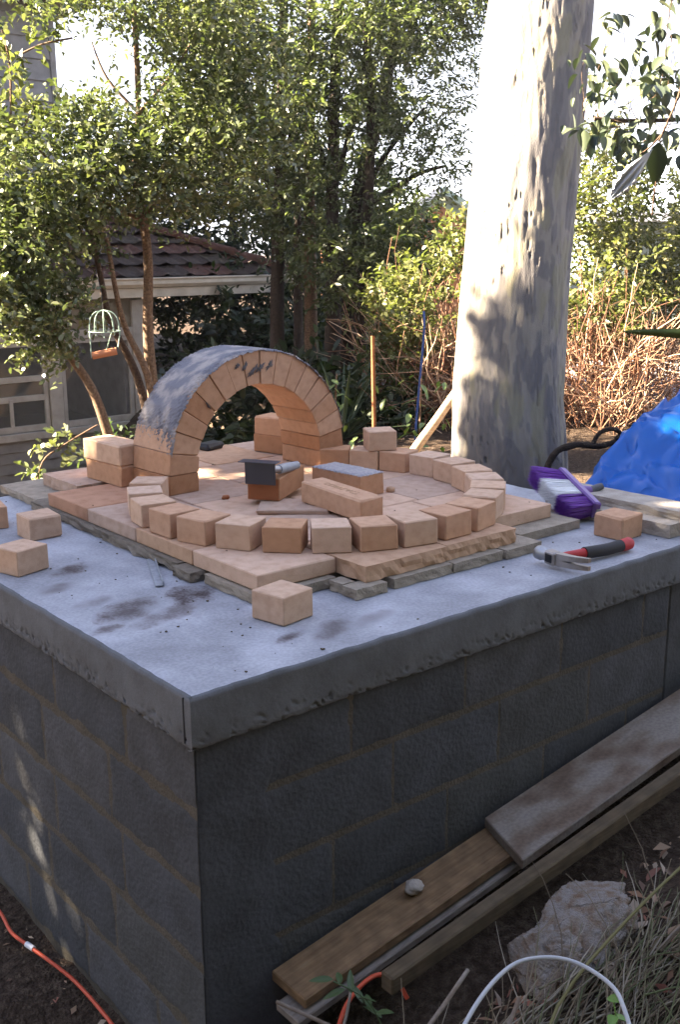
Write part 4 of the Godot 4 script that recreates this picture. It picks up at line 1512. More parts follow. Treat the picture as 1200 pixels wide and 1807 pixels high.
	for k in 15:
		var y := 4.46 - 0.232 * k
		var Q := []
		for i in 8:
			Q.append(Vector3(4.72 if i & 1 else 0.6, y if i & 2 else y - 0.24, (-10.56) if (i & 4) == 0 else (-10.5 if i & 2 else -10.478)))
		var st := newst()
		hexa(st, Q, 0.002)
		obj("cladding_board", done(st), M.upper, U)
	obj("end_wall", boxmesh(Vector3(4.60, 0.9, -16.0), Vector3(4.71, 4.46, -10.57), 0.004), M.upper, U)
	obj("corner_trim", boxmesh(Vector3(4.70, 0.9, -10.60), Vector3(4.77, 4.46, -10.465), 0.004), M.upper, U)
	obj("eave", boxmesh(Vector3(0.4, 3.62, -16.2), Vector3(5.12, 3.78, -10.05), 0.01), mat(lin(0.13, 0.12, 0.12), 0.8), U)
	var bird := thing("hanging_feeder", "green wire basket hanging upside down with an orange clay roll below", "feeder", Vector3(1.735, 0.60, -3.70))
	var rad := 0.088
	for k in 10:
		var a := TAU * k / 10.0 + 0.2
		var d := Vector3(cos(a), 0, sin(a))
		var pts := [Vector3(0, 0.0, 0), d * rad * 0.55 + UP * -0.012, d * rad * 0.9 + UP * -0.05, d * rad * 1.0 + UP * (-0.118 - 0.03 * (k % 2))]
		obj("wire", tubemesh(curve(pts, 5), 0.0023, 6), M.feeder_green, bird)
	var ring := []
	for k in 25:
		ring.append(Vector3(cos(TAU * k / 24.0) * rad, -0.118, sin(TAU * k / 24.0) * rad))
	obj("rim", tubemesh(ring, 0.0023, 6), M.feeder_green, bird)
	var cl := Vector3(-0.075, -0.252, -0.02)
	var cr := Vector3(0.045, -0.228, 0.045)
	obj("clay_roll", tubemesh([cl, cl.lerp(cr, 0.5), cr], 0.021, 14), M.terracotta, bird)
	var rad3 := Vector3(-0.085, -0.118, -0.01)
	for q in [[rad3, cl + Vector3(-0.006, -0.012, 0)], [Vector3(0.0, -0.118, 0.088), cl.lerp(cr, 0.6) + UP * 0.02], [Vector3(0.075, -0.118, 0.045), cr + Vector3(0.01, 0.02, 0.0)]]:
		obj("hanger", tubemesh(q, 0.0036, 6), M.feeder_green, bird)
	obj("cord", tubemesh([Vector3(0, 0, 0), Vector3(0.005, 0.10, -0.02), Vector3(0.02, 0.22, -0.10)], 0.002, 5), M.black, bird)

func thing_part(nm: String, parent: Node) -> Node3D:
	var o := Node3D.new()
	o.name = numbered(nm, parent)
	parent.add_child(o, true)
	return o

# ---------------------------------------------------------------- far buildings
func far_buildings() -> void:
	# gable house between the trees and the trunk
	var G := thing("gable_house", "far house with blue grey gable roof and orange wall between tree and trunk", "house", Vector3(13.6, 0, -13.15), "", Vector3(0, -0.45, 0))
	G.scale = Vector3.ONE * 0.66
	G.position.y = 0.66
	var w := 2.1
	var hgt := 1.25
	var L := 6.0
	var st := newst()
	var c := Vector3(0, 0, -3)
	poly(st, [Vector3(-w, -2.0, 0), Vector3(w, -2.0, 0), Vector3(w, 0.62, 0), Vector3(0, 1.85, 0), Vector3(-w, 0.62, 0)], c)
	for s in [-1.0, 1.0]:
		poly(st, [Vector3(w * s, -2, 0), Vector3(w * s, 0.62, 0), Vector3(w * s, 0.62, -L), Vector3(w * s, -2, -L)], c)
	obj("wall", done(st), M.far_brick, G)
	for s in [-1.0, 1.0]:
		st = newst()
		var Q := []
		for i in 8:
			var x: float = 0.0 if i & 1 else s * (w + 0.45)
			var y: float = (2.02 if i & 1 else 2.02 - (w + 0.45) * 0.585) + (0.06 if i & 2 else 0.0)
			Q.append(Vector3(x, y, -L if i & 4 else 0.35))
		hexa(st, Q, 0.0)
		obj("roof", done(st), M.far_roof, G)
		st = newst()
		beam(st, Vector3(s * (w + 0.46), 2.0 - (w + 0.46) * 0.585, 0.37), Vector3(s * 0.01, 1.99, 0.37), 0.04, 0.2, UP, 0.0)
		obj("barge_board", done(st), M.white if s < 0 else M.far_green, G)
		st = newst()
		beam(st, Vector3(s * w * 0.98, 1.83 - w * 0.585, 0.02), Vector3(s * 0.01, 1.80, 0.02), 0.05, 0.32, UP, 0.0)
		obj("gable_trim", done(st), M.far_green, G)
	# metal roofed building at far right
	var B := thing("metal_roof_building", "far building with pale blue metal roof behind the brush at right", "building", Vector3(16.9, 0, -8.0), "", Vector3(0, -0.75, 0))
	obj("wall", boxmesh(Vector3(-3.2, -1.5, -3.0), Vector3(3.2, 1.45, 0.0), 0.0), M.far_green, B)
	st = newst()
	var Q2 := []
	for i in 8:
		Q2.append(Vector3(3.7 if i & 1 else -3.7, (1.45 if i & 4 else 2.75) + (0.05 if i & 2 else 0.0), 0.5 if i & 4 else -3.2))
	hexa(st, Q2, 0.0)
	obj("roof", done(st), M.far_roof, B)
	st = newst()
	for k in 24:
		var x := -3.6 + 0.31 * k
		beam(st, Vector3(x, 1.515, 0.5), Vector3(x, 2.815, -3.2), 0.03, 0.03, UP, 0.0)
	stuff(obj("roof_rib", done(st), M.far_roof, B))
	obj("gutter", boxmesh(Vector3(-3.7, 1.32, 0.5), Vector3(3.7, 1.46, 0.64), 0.0), M.white, B)

# ---------------------------------------------------------------- the big gum trunk
func big_trunk() -> void:
	var keys := [[-0.9, 3.06, -1.72, 0.36], [-0.45, 3.01, -1.76, 0.325], [-0.25, 3.0, -1.78, 0.306], [-0.11, 3.02, -1.80, 0.297], [0.17, 3.06, -1.86, 0.286], [0.46, 3.12, -1.90, 0.281], [0.89, 3.22, -1.96, 0.275], [1.31, 3.32, -2.01, 0.274], [1.74, 3.42, -2.07, 0.273], [2.16, 3.52, -2.12, 0.272], [3.2, 3.78, -2.25, 0.262], [5.5, 4.3, -2.5, 0.24]]
	var nd := noise(91, 1.0, 3)
	var dent := noise(92, 1.0, 2)
	var patch := noise(93, 1.0, 3)
	var at := func(y: float) -> Array:
		for k in keys.size() - 1:
			if y <= keys[k + 1][0]:
				var f: float = clampf((y - keys[k][0]) / (keys[k + 1][0] - keys[k][0]), 0.0, 1.0)
				return [lerpf(keys[k][1], keys[k + 1][1], f), lerpf(keys[k][2], keys[k + 1][2], f), lerpf(keys[k][3], keys[k + 1][3], f)]
		return [keys[-1][1], keys[-1][2], keys[-1][3]]
	var dentv := func(d: Vector3, y: float) -> float:
		var wv := 0.25 * nd.get_noise_3d(d.x * 2.0, y * 2.0, d.z * 2.0)
		var n := dent.get_noise_3d(d.x * 3.2 + y * 1.3, y * 2.9 + wv, d.z * 3.2)
		var n2 := dent.get_noise_3d(d.x * 11.0 + 40.0 + y * 2.0, y * 6.5 + wv * 3.0, d.z * 11.0)
		var some := smoothstep(-0.15, 0.25, nd.get_noise_3d(d.x * 0.9 + 5.0, y * 0.9, d.z * 0.9))
		return smoothstep(0.25, 0.75, n) * 0.9 + 1.0 * (0.35 + 0.65 * some) * smoothstep(0.36, 0.56, n2)
	var me := sheet(func(u, v):
		var y: float = -0.9 + 4.4 * v
		var a: float = TAU * u
		var d := Vector3(cos(a), 0, sin(a))
		var k: Array = at.call(y)
		var r: float = k[2]
		r *= 1.0 + 0.03 * nd.get_noise_3d(d.x * 0.8, y * 0.8, d.z * 0.8)
		r += 0.010 * nd.get_noise_3d(d.x * 1.8, y * 1.4, d.z * 1.8) + 0.004 * nd.get_noise_3d(d.x * 6.0 + y * 2.0, y * 3.0, d.z * 6.0)
		r -= 0.0075 * dentv.call(d, y)
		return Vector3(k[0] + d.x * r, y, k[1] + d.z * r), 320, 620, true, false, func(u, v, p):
			var y: float = -0.9 + 4.4 * float(v)
			var a: float = TAU * float(u)
			var d := Vector3(cos(a), 0, sin(a))
			var n1 := patch.get_noise_3d(d.x * 1.5 + 3.0, y * 1.9, d.z * 1.5)
			var n2 := patch.get_noise_3d(d.x * 3.4, y * 2.6 + 20.0, d.z * 3.4)
			var n3 := patch.get_noise_3d(d.x * 9.0, y * 9.0 + 7.0, d.z * 9.0)
			var c := Color(0.25, 0.22, 0.18)
			c = c.lerp(Color(0.145, 0.132, 0.127), smoothstep(-0.02, 0.05, n1 + 0.12 * n3) * 0.8)
			c = c.lerp(Color(0.115, 0.107, 0.108), smoothstep(0.10, 0.15, n2 + 0.10 * n3) * 0.6)
			c = c.lerp(Color(0.24, 0.215, 0.14), smoothstep(0.18, 0.30, -n1) * 0.7)
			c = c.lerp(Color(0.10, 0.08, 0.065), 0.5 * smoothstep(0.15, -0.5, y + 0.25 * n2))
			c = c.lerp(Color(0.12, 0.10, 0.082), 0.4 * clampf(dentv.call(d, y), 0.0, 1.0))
			var g := 1.0 + 0.16 * n3
			return Color(c.r * g, c.g * g, c.b * g))
	var T := thing("gum_tree", "thick smooth barked gum tree with pale dimpled trunk behind the slab", "tree", Vector3.ZERO)
	var m := vmat(0.75, Color(0, 0, 0), 0.35)
	m.heightmap_enabled = true
	m.heightmap_texture = M.block[0].heightmap_texture
	m.heightmap_scale = 0.25
	m.uv1_triplanar = true
	m.uv1_world_triplanar = true
	m.uv1_scale = Vector3(4.5, 2.0, 4.5)
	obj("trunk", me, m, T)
	var fl := obj("bark_flake", lump(Vector3(0.006, 0.032, 0.006), 95, 0.4, 10, 8), M.terracotta, T)
	fl.position = Vector3(3.22, 1.19, -1.735)
	# upper trunk and limbs, above the picture
	var pts := [Vector3(3.78, 3.2, -2.25), Vector3(4.3, 5.4, -2.5), Vector3(4.7, 7.5, -2.7), Vector3(5.0, 9.5, -2.6)]
	obj("limb", tubemesh(curve([Vector3(3.82, 3.45, -2.27), Vector3(4.3, 5.4, -2.5), Vector3(4.7, 7.5, -2.7), Vector3(5.0, 9.5, -2.6)], 5), 0.2, 14), M.pale_bark, T)
	var cr := obj("crown", foliage([[Vector3(5.2, 9.6, -2.6), Vector3(2.6, 1.6, 2.6), 1.0], [Vector3(7.0, 8.8, -4.5), Vector3(1.6, 1.2, 1.6), 0.4]], 900, 9, 0.16, 0.03, [Color(0.05, 0.08, 0.035), Color(0.075, 0.10, 0.045)], 96, {"droop": 0.6}), M.leaf, T)
	stuff(cr)

# ---------------------------------------------------------------- garden trees and brush
func branchy(parent: Node, mat_, base: Vector3, tips: Array, r0: float, nm := "branch") -> void:
	for t in tips:
		var pts := [base]
		for q in t:
			pts.append(q)
		var c := curve(pts, 5)
		var rad := []
		for k in c.size():
			rad.append(lerpf(r0, r0 * 0.35, float(k) / (c.size() - 1)))
		obj(nm, tubemesh(c, rad, 7), mat_, parent)

func garden() -> void:
	# small glossy leaved tree in front of the house
	var sun_cols := [Color(0.066, 0.082, 0.038), Color(0.095, 0.115, 0.052), Color(0.128, 0.145, 0.068), Color(0.17, 0.18, 0.09)]
	var T := thing("small_tree", "slender glossy leaved tree with upright thin trunk in front of the house", "tree")
	obj("trunk", tubemesh(curve([spot(-1.23, -1.5, 7.0), spot(-1.235, -0.1, 7.0), spot(-1.25, 0.4, 7.0), spot(-1.23, 0.9, 7.02), spot(-1.27, 1.4, 7.0), spot(-1.245, 1.8, 7.05), spot(-1.23, 2.5, 7.0), spot(-1.20, 3.3, 7.1)], 5), [0.04, 0.04, 0.04, 0.04, 0.04, 0.038, 0.038, 0.037, 0.036, 0.036, 0.035, 0.034, 0.033, 0.032, 0.031, 0.03, 0.029, 0.028, 0.027, 0.026, 0.025, 0.024, 0.023, 0.022, 0.021, 0.02, 0.019, 0.018, 0.017, 0.016, 0.015, 0.014, 0.013, 0.012, 0.011, 0.01], 9), M.pale_bark, T)
	branchy(T, M.pale_bark, spot(-1.24, 1.75, 7.0), [[spot(-1.42, 1.95, 7.0), spot(-1.5, 2.15, 7.0)], [spot(-1.0, 2.0, 7.0), spot(-0.8, 2.35, 7.1)]], 0.012)
	branchy(T, M.pale_bark, spot(-1.24, 1.1, 7.0), [[spot(-1.0, 1.45, 7.0), spot(-0.7, 1.7, 7.0)], [spot(-1.6, 1.3, 6.9), spot(-1.9, 1.6, 6.8)]], 0.014)
	stuff(obj("crown", foliage([
		[spot(-1.05, 2.45, 7.0), Vector3(0.62, 0.30, 0.6), 1.2], [spot(-0.75, 2.2, 7.1), Vector3(0.45, 0.35, 0.5), 1.0], [spot(-1.72, 2.42, 6.9), Vector3(0.30, 0.14, 0.35), 0.3],
		[spot(-0.95, 1.52, 7.0), Vector3(0.55, 0.40, 0.6), 1.3], [spot(-0.70, 1.75, 7.1), Vector3(0.40, 0.40, 0.5), 0.8], [spot(-1.25, 1.38, 6.9), Vector3(0.5, 0.28, 0.5), 0.9],
		[spot(-1.50, 1.62, 7.0), Vector3(0.16, 0.22, 0.2), 0.25]], 3000, 9, 0.046, 0.023, sun_cols, 201, {"gap": -0.22, "gap_freq": 2.6, "twig": 0.20}), M.gloss_leaf, T))
	# glossy shrub at far left with tall shoots and leaning bare stems
	var S := thing("glossy_shrub", "glossy round leaved shrub at the left edge with leaning bare stems", "shrub")
	var stems_ := [[spot(-1.46, -0.20, 6.6), spot(-1.55, 0.10, 6.6), spot(-1.74, 0.42, 6.6), spot(-1.86, 0.75, 6.6), spot(-1.95, 1.2, 6.6)],
		[spot(-1.22, -0.25, 6.8), spot(-1.30, 0.15, 6.8), spot(-1.45, 0.5, 6.8), spot(-1.50, 0.82, 6.8), spot(-1.58, 1.25, 6.8)],
		[spot(-1.18, -0.3, 6.75), spot(-1.22, 0.15, 6.75), spot(-1.36, 0.5, 6.75), spot(-1.42, 1.0, 6.7)]]
	for k in 3:
		var c := curve(stems_[k], 5)
		var low: Vector3 = c[0]
		c.push_front(Vector3(low.x + 0.05, -1.4, low.z))
		var rad := []
		for q in c.size():
			rad.append(lerpf(0.034, 0.014, float(q) / (c.size() - 1)) * (1.0 if k == 0 else 0.9))
		obj("stem", tubemesh(c, rad, 8), M.pale_bark if k != 1 else M.bark, S)
	stuff(obj("crown", foliage([
		[spot(-1.95, 1.35, 6.6), Vector3(0.45, 0.42, 0.5), 1.4], [spot(-1.60, 1.42, 6.7), Vector3(0.38, 0.36, 0.5), 1.2], [spot(-2.05, 0.75, 6.4), Vector3(0.33, 0.15, 0.35), 0.7],
		[spot(-1.70, 0.62, 6.4), Vector3(0.32, 0.12, 0.3), 0.55], [spot(-1.78, 0.42, 6.4), Vector3(0.13, 0.14, 0.15), 0.2], [spot(-2.2, 1.0, 6.6), Vector3(0.3, 0.4, 0.4), 0.8], [spot(-1.85, 1.02, 6.6), Vector3(0.55, 0.2, 0.5), 0.8]], 2300, 9, 0.045, 0.027, sun_cols, 202, {"gap": -0.2, "gap_freq": 2.6, "twig": 0.18}), M.gloss_leaf, S))
	# tall shoots against the grey building
	var shoots := [[spot(-1.93, 1.55, 6.6), spot(-1.90, 1.95, 6.6), spot(-1.93, 2.16, 6.6)], [spot(-2.08, 1.5, 6.6), spot(-2.03, 1.72, 6.6)], [spot(-1.88, 1.55, 6.6), spot(-1.78, 1.75, 6.6)], [spot(-1.85, 2.05, 6.7), spot(-1.72, 2.10, 6.7), spot(-1.55, 2.13, 6.7)]]
	for k in shoots.size():
		obj("shoot", tubemesh(curve(shoots[k], 4), 0.006, 6), M.pale_bark, S)
	stuff(obj("shoot_leaves", foliage([
		[spot(-1.92, 1.98, 6.6), Vector3(0.05, 0.2, 0.06), 1.0], [spot(-1.92, 1.7, 6.6), Vector3(0.10, 0.2, 0.1), 1.0], [spot(-2.05, 1.66, 6.6), Vector3(0.04, 0.10, 0.05), 0.4], [spot(-1.79, 1.72, 6.6), Vector3(0.05, 0.08, 0.06), 0.4], [spot(-1.70, 2.11, 6.7), Vector3(0.18, 0.03, 0.06), 0.7]], 64, 5, 0.066, 0.034, [Color(0.13, 0.15, 0.05), Color(0.17, 0.18, 0.075)], 203, {"gap": -1.0, "twig": 0.09}), M.gloss_leaf, S))
	# low sprig of leaves over the weatherboards
	var sp := thing("leafy_sprig", "sprig of small pale leaves hanging before the weatherboards, left of the bricks", "sprig")
	obj("twig", tubemesh(curve([spot(-1.50, -0.12, 6.5), spot(-1.68, -0.22, 6.4), spot(-1.80, -0.31, 6.3), spot(-1.86, -0.52, 6.3)], 5), 0.005, 6), M.pale_bark, sp)
	stuff(obj("leaves", foliage([[spot(-1.72, -0.24, 6.4), Vector3(0.14, 0.06, 0.1), 1.0], [spot(-1.84, -0.42, 6.3), Vector3(0.05, 0.13, 0.08), 0.9]], 26, 6, 0.055, 0.034, [Color(0.10, 0.12, 0.05), Color(0.15, 0.16, 0.07)], 204, {"gap": -1.0, "twig": 0.10}), M.gloss_leaf, sp))
	var lowb := thing("low_bush", "low leafy bush behind the left brick stack at the house wall", "bush")
	stuff(obj("leaves", foliage([[spot(-1.35, -0.42, 7.0), Vector3(0.42, 0.14, 0.3), 1.0], [spot(-1.15, -0.62, 7.2), Vector3(0.35, 0.22, 0.3), 0.8]], 190, 8, 0.055, 0.026, [Color(0.045, 0.065, 0.03), Color(0.07, 0.09, 0.04)], 205, {"twig": 0.16}), M.leaf, lowb))
	obj("stem", tubemesh([spot(-1.3, -1.6, 7.0), spot(-1.25, -0.9, 7.0), spot(-1.3, -0.4, 7.0)], 0.012, 6), M.bark, lowb)
	# tall many trunked tree in the middle
	var C := thing("tall_tree", "tall dark many trunked tree with broad crown in the middle of the garden", "tree")
	var trunks := [
		[[spot(-0.58, -1.2, 10.0), spot(-0.58, 0.3, 10.0), spot(-0.52, 1.7, 10.0), spot(-0.45, 3.4, 10.1)], 0.085], [[spot(-0.28, -1.2, 10.2), spot(-0.27, 0.4, 10.1), spot(-0.26, 1.8, 10.1), spot(-0.2, 3.5, 10.0)], 0.075],
		[[spot(-0.10, -1.2, 9.8), spot(-0.06, 0.4, 9.8), spot(-0.05, 1.6, 9.8), spot(0.02, 3.3, 9.9)], 0.09], [[spot(0.06, -1.2, 10.0), spot(0.10, 0.5, 10.0), spot(0.16, 1.3, 10.0), spot(0.42, 2.3, 10.0), spot(0.55, 3.2, 10.1)], 0.095],
		[[spot(0.14, -1.2, 9.7), spot(0.20, 0.4, 9.7), spot(0.25, 1.2, 9.7), spot(0.28, 2.0, 9.7), spot(0.22, 3.2, 9.7)], 0.07], [[spot(-0.42, -1.2, 10.6), spot(-0.40, 0.9, 10.6), spot(-0.38, 2.4, 10.6)], 0.06]]
	for k in trunks.size():
		var c := curve(trunks[k][0], 6)
		var rad := []
		for q in c.size():
			rad.append(trunks[k][1] * lerpf(1.0, 0.4, float(q) / (c.size() - 1)))
		obj("trunk", tubemesh(c, rad, 10), M.dark_bark if k != 1 else M.pale_bark, C)
	branchy(C, M.dark_bark, spot(0.13, 1.2, 10.0), [[spot(0.40, 1.7, 9.9), spot(0.75, 2.1, 9.8)], [spot(0.35, 1.35, 9.9), spot(0.70, 1.55, 9.8), spot(0.95, 1.62, 9.8)]], 0.035)
	branchy(C, M.dark_bark, spot(-0.05, 1.4, 9.9), [[spot(-0.25, 2.0, 9.8), spot(-0.6, 2.5, 9.7)], [spot(0.15, 2.1, 9.8), spot(0.3, 2.8, 9.7)]], 0.03)
	branchy(C, M.dark_bark, spot(-0.55, 1.3, 10.0), [[spot(-0.8, 1.8, 10.0), spot(-1.1, 2.2, 10.0)], [spot(-0.4, 2.0, 9.9), spot(-0.3, 2.6, 9.8)]], 0.03)
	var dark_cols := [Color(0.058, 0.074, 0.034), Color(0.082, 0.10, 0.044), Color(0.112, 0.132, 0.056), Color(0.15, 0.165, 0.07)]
	stuff(obj("crown", foliage([
		[spot(-0.65, 2.5, 9.8), Vector3(0.75, 0.55, 0.8), 1.6], [spot(0.05, 2.75, 9.8), Vector3(0.8, 0.5, 0.8), 1.7], [spot(0.65, 2.75, 9.7), Vector3(0.65, 0.42, 0.7), 1.3], [spot(1.05, 3.05, 9.6), Vector3(0.38, 0.28, 0.5), 0.7],
		[spot(-0.15, 2.0, 9.7), Vector3(0.7, 0.45, 0.7), 1.1], [spot(0.55, 2.15, 9.7), Vector3(0.5, 0.28, 0.6), 0.75], [spot(0.80, 1.66, 9.7), Vector3(0.30, 0.20, 0.4), 0.32], [spot(0.62, 1.34, 9.6), Vector3(0.26, 0.14, 0.35), 0.16],
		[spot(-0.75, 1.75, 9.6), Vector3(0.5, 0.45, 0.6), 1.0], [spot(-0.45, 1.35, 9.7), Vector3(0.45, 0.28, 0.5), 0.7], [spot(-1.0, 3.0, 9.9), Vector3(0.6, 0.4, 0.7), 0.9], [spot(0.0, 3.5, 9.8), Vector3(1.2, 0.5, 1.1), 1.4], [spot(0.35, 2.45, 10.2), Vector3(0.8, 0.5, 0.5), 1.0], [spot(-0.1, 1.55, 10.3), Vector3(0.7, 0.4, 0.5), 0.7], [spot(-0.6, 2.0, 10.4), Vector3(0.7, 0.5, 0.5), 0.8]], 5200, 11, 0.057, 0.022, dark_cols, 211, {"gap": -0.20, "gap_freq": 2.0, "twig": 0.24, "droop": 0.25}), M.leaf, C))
	stuff(obj("lower_leaves", foliage([
		[spot(-0.02, 0.90, 9.6), Vector3(0.5, 0.35, 0.5), 0.8], [spot(0.15, 0.75, 9.5), Vector3(0.5, 0.4, 0.5), 0.7], [spot(0.45, 1.0, 9.5), Vector3(0.28, 0.3, 0.4), 0.5]], 520, 10, 0.07, 0.026, dark_cols, 212, {"gap": -0.1, "gap_freq": 2.0, "twig": 0.24, "droop": 0.3}), M.leaf, C))
	# dark shrubbery behind, each mass its own bush
	var back := [
		["dark shrub in the shade under the house eave, seen above the arch", spot(-1.15, -0.15, 12.8), Vector3(1.0, 0.8, 0.6), 700],
		["dark shrub behind the many trunked tree, low in the shade", spot(0.05, -0.25, 12.4), Vector3(0.95, 0.75, 0.6), 600],
		["low dark shrub right behind the arch, in the shade before the house porch", spot(-0.62, -0.40, 8.4), Vector3(0.75, 0.42, 0.45), 420],
		["low dark shrub between the arch and the garden stake", spot(0.12, -0.52, 8.0), Vector3(0.42, 0.30, 0.4), 260],
		["tall dark tree mass beyond the low house roof", spot(-1.5, 1.6, 15.5), Vector3(1.6, 1.4, 0.9), 900],
		["dark leafy tree beyond the many trunked tree, filling its gaps", spot(0.2, 1.0, 14.0), Vector3(1.3, 0.75, 0.8), 700],
		["distant green tree behind the glossy shrub and the low roof", spot(-3.2, 1.0, 15.0), Vector3(1.6, 0.8, 0.9), 600]]
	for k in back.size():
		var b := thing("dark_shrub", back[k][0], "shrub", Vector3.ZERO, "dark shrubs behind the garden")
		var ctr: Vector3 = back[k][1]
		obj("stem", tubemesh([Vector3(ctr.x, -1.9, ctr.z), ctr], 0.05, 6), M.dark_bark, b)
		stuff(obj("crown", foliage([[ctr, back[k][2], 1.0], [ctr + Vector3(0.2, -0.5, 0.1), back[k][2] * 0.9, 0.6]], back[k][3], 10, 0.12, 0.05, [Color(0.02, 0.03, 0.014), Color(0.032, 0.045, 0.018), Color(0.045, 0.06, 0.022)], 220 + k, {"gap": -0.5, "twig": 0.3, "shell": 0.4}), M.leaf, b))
	# brush left of the trunk: leafy top, bare brown canes below
	var cane_cols := [Color(0.24, 0.12, 0.07), Color(0.34, 0.20, 0.12), Color(0.15, 0.075, 0.045), Color(0.48, 0.34, 0.23), Color(0.20, 0.10, 0.06)]
	var olive := [Color(0.09, 0.10, 0.035), Color(0.12, 0.135, 0.046), Color(0.16, 0.165, 0.06), Color(0.19, 0.175, 0.08)]
	var Bl := thing("brush_hedge", "sunlit brush left of the trunk, leafy above and bare brown canes below", "hedge")
	stuff(obj("canes", stems(900, spot(0.80, -0.35, 8.5), Vector3(0.42, 0.45, 0.5), Vector3(0.05, 0.9, 0.0), 0.75, 0.85, 0.0052, cane_cols, 231), M.dry, Bl))
	stuff(obj("leaves", foliage([
		[spot(0.82, 0.62, 8.5), Vector3(0.38, 0.24, 0.45), 1.0], [spot(1.03, 0.95, 8.6), Vector3(0.18, 0.22, 0.3), 0.5], [spot(0.50, 0.45, 8.4), Vector3(0.26, 0.28, 0.35), 0.8], [spot(0.44, 0.08, 8.3), Vector3(0.18, 0.35, 0.3), 0.7], [spot(0.85, 0.35, 8.5), Vector3(0.4, 0.3, 0.45), 0.6]], 900, 8, 0.052, 0.027, olive, 232, {"gap": -0.2, "twig": 0.16}), M.leaf, Bl))
	# brush right of the trunk
	var Br := thing("brush_thicket", "sunlit thicket of dry canes and green leaves right of the trunk", "thicket")
	stuff(obj("canes", stems(1500, spot(2.30, -0.28, 8.6), Vector3(0.80, 0.45, 0.55), Vector3(-0.10, 0.9, 0.0), 0.8, 0.72, 0.0048, cane_cols, 241), M.dry, Br))
	stuff(obj("leaves", foliage([
		[spot(2.15, 1.25, 9.0), Vector3(0.5, 0.40, 0.5), 1.2], [spot(2.75, 1.05, 9.0), Vector3(0.5, 0.42, 0.5), 1.2], [spot(2.35, 0.72, 8.9), Vector3(0.6, 0.35, 0.5), 1.1], [spot(3.0, 0.55, 8.9), Vector3(0.45, 0.35, 0.5), 0.9], [spot(2.1, 0.35, 8.9), Vector3(0.35, 0.3, 0.4), 0.5], [spot(2.15, 1.72, 9.0), Vector3(0.10, 0.18, 0.12), 0.15], [spot(2.2, 0.42, 8.6), Vector3(0.75, 0.22, 0.4), 0.7]], 3000, 8, 0.052, 0.026, olive, 242, {"gap": -0.18, "gap_freq": 2.2, "twig": 0.17}), M.leaf, Br))
	# things standing in front of the brush
	var stk := obj("garden_stake", tubemesh([spot(0.19, -1.0, 5.9), spot(0.19, 0.0, 5.95), spot(0.185, 0.45, 6.0)], [0.0125, 0.012, 0.0115], 8), M.stake)
	tag(stk, "thin upright brown wooden stake between the arch and the trunk", "stake")
	var rp := obj("rope", tubemesh(curve([spot(0.55, 0.52, 7.05), spot(0.55, 0.40, 7.0), spot(0.52, 0.0, 7.0), spot(0.50, -0.3, 7.0), spot(0.49, -0.9, 7.0)], 4), 0.008, 7), M.rope)
	tag(rp, "blue rope hanging straight down in the brush left of the trunk", "rope")
	var lg := obj("fallen_branch", tubemesh(curve([spot(0.24, -0.36, 5.55), spot(0.40, -0.12, 5.6), spot(0.515, 0.03, 5.64), spot(0.66, 0.225, 5.7)], 4), [0.029, 0.0288, 0.0285, 0.028, 0.0275, 0.027, 0.0265, 0.026, 0.0255, 0.025, 0.0245, 0.024, 0.023], 9), M.log)
	tag(lg, "pale bare branch leaning up against the left side of the trunk", "branch")
	var pl := [[0.46, -0.28, 6.4, "leafy sapling with sunlit white green leaves beside the blue rope", 2.0], [0.12, -0.30, 6.2, "small drooping leafed seedling in the shade at the stake's foot", 0.9], [-0.05, -0.05, 7.0, "thin seedling with few leaves behind the arch's right leg", 0.8]]
	for k in pl.size():
		var a: Array = pl[k]
		var p := thing("sapling", a[3], "sapling")
		var b0 := spot(a[0], -1.0, a[2])
		obj("stem", tubemesh(curve([b0, spot(a[0] + 0.02, a[1], a[2]), spot(a[0] + 0.03, a[1] + 0.22 * a[4], a[2])], 4), 0.006, 6), M.pale_bark, p)
		var lm := leaf_mesh(0.085, 0.036, 0.15)
		var gm := mat(lin(0.11, 0.15, 0.05), 0.4)
		gm.backlight_enabled = true
		gm.backlight = Color(0.3, 0.4, 0.1)
		var r := RandomNumberGenerator.new()
		r.seed = 250 + k
		for q in int(22 * a[4]):
			var l := obj("leaf", lm, gm, p)
			l.position = spot(a[0] + r.randfn() * 0.06 * a[4], a[1] + r.randf_range(-0.12, 0.25) * a[4], a[2] + r.randfn() * 0.05)
			l.rotation = Vector3(r.randf_range(0.0, 1.0), r.randf_range(0, TAU), r.randf_range(-0.4, 0.4))
			l.scale = Vector3.ONE * r.randf_range(0.6, 1.1)
	var fern := thing("fern", "dark strap leaved clump in the shade behind the arch", "fern")
	var fm := mat(lin(0.035, 0.055, 0.025), 0.5)
	var fl := leaf_mesh(0.62, 0.03, 0.3)
	for k in 26:
		var l := obj("frond", fl, fm, fern)
		l.position = spot(0.02, -0.42, 7.6)
		l.rotation = Vector3(-0.75 + 0.5 * sin(k * 2.3), TAU * k / 26.0, 0)
	# gravelly lit soil by the trunk foot and dark iron frame
	var ir := thing("dark_branch", "dark gnarled dead branch with a curled tip between the trunk and the blue tarp", "dead branch")
	obj("limb", tubemesh(curve([Vector3(2.86, -0.52, -1.52), Vector3(2.93, -0.10, -1.46), Vector3(3.02, -0.015, -1.40), Vector3(3.13, -0.02, -1.32), Vector3(3.27, -0.03, -1.22), Vector3(3.42, -0.45, -1.12)], 5), [0.022, 0.021, 0.02, 0.019, 0.02, 0.017, 0.018, 0.016, 0.017, 0.019, 0.018, 0.016, 0.015, 0.017, 0.016, 0.015, 0.016, 0.014, 0.015, 0.014, 0.015, 0.014, 0.015, 0.014, 0.015, 0.014], 8), M.dark_bark, ir)
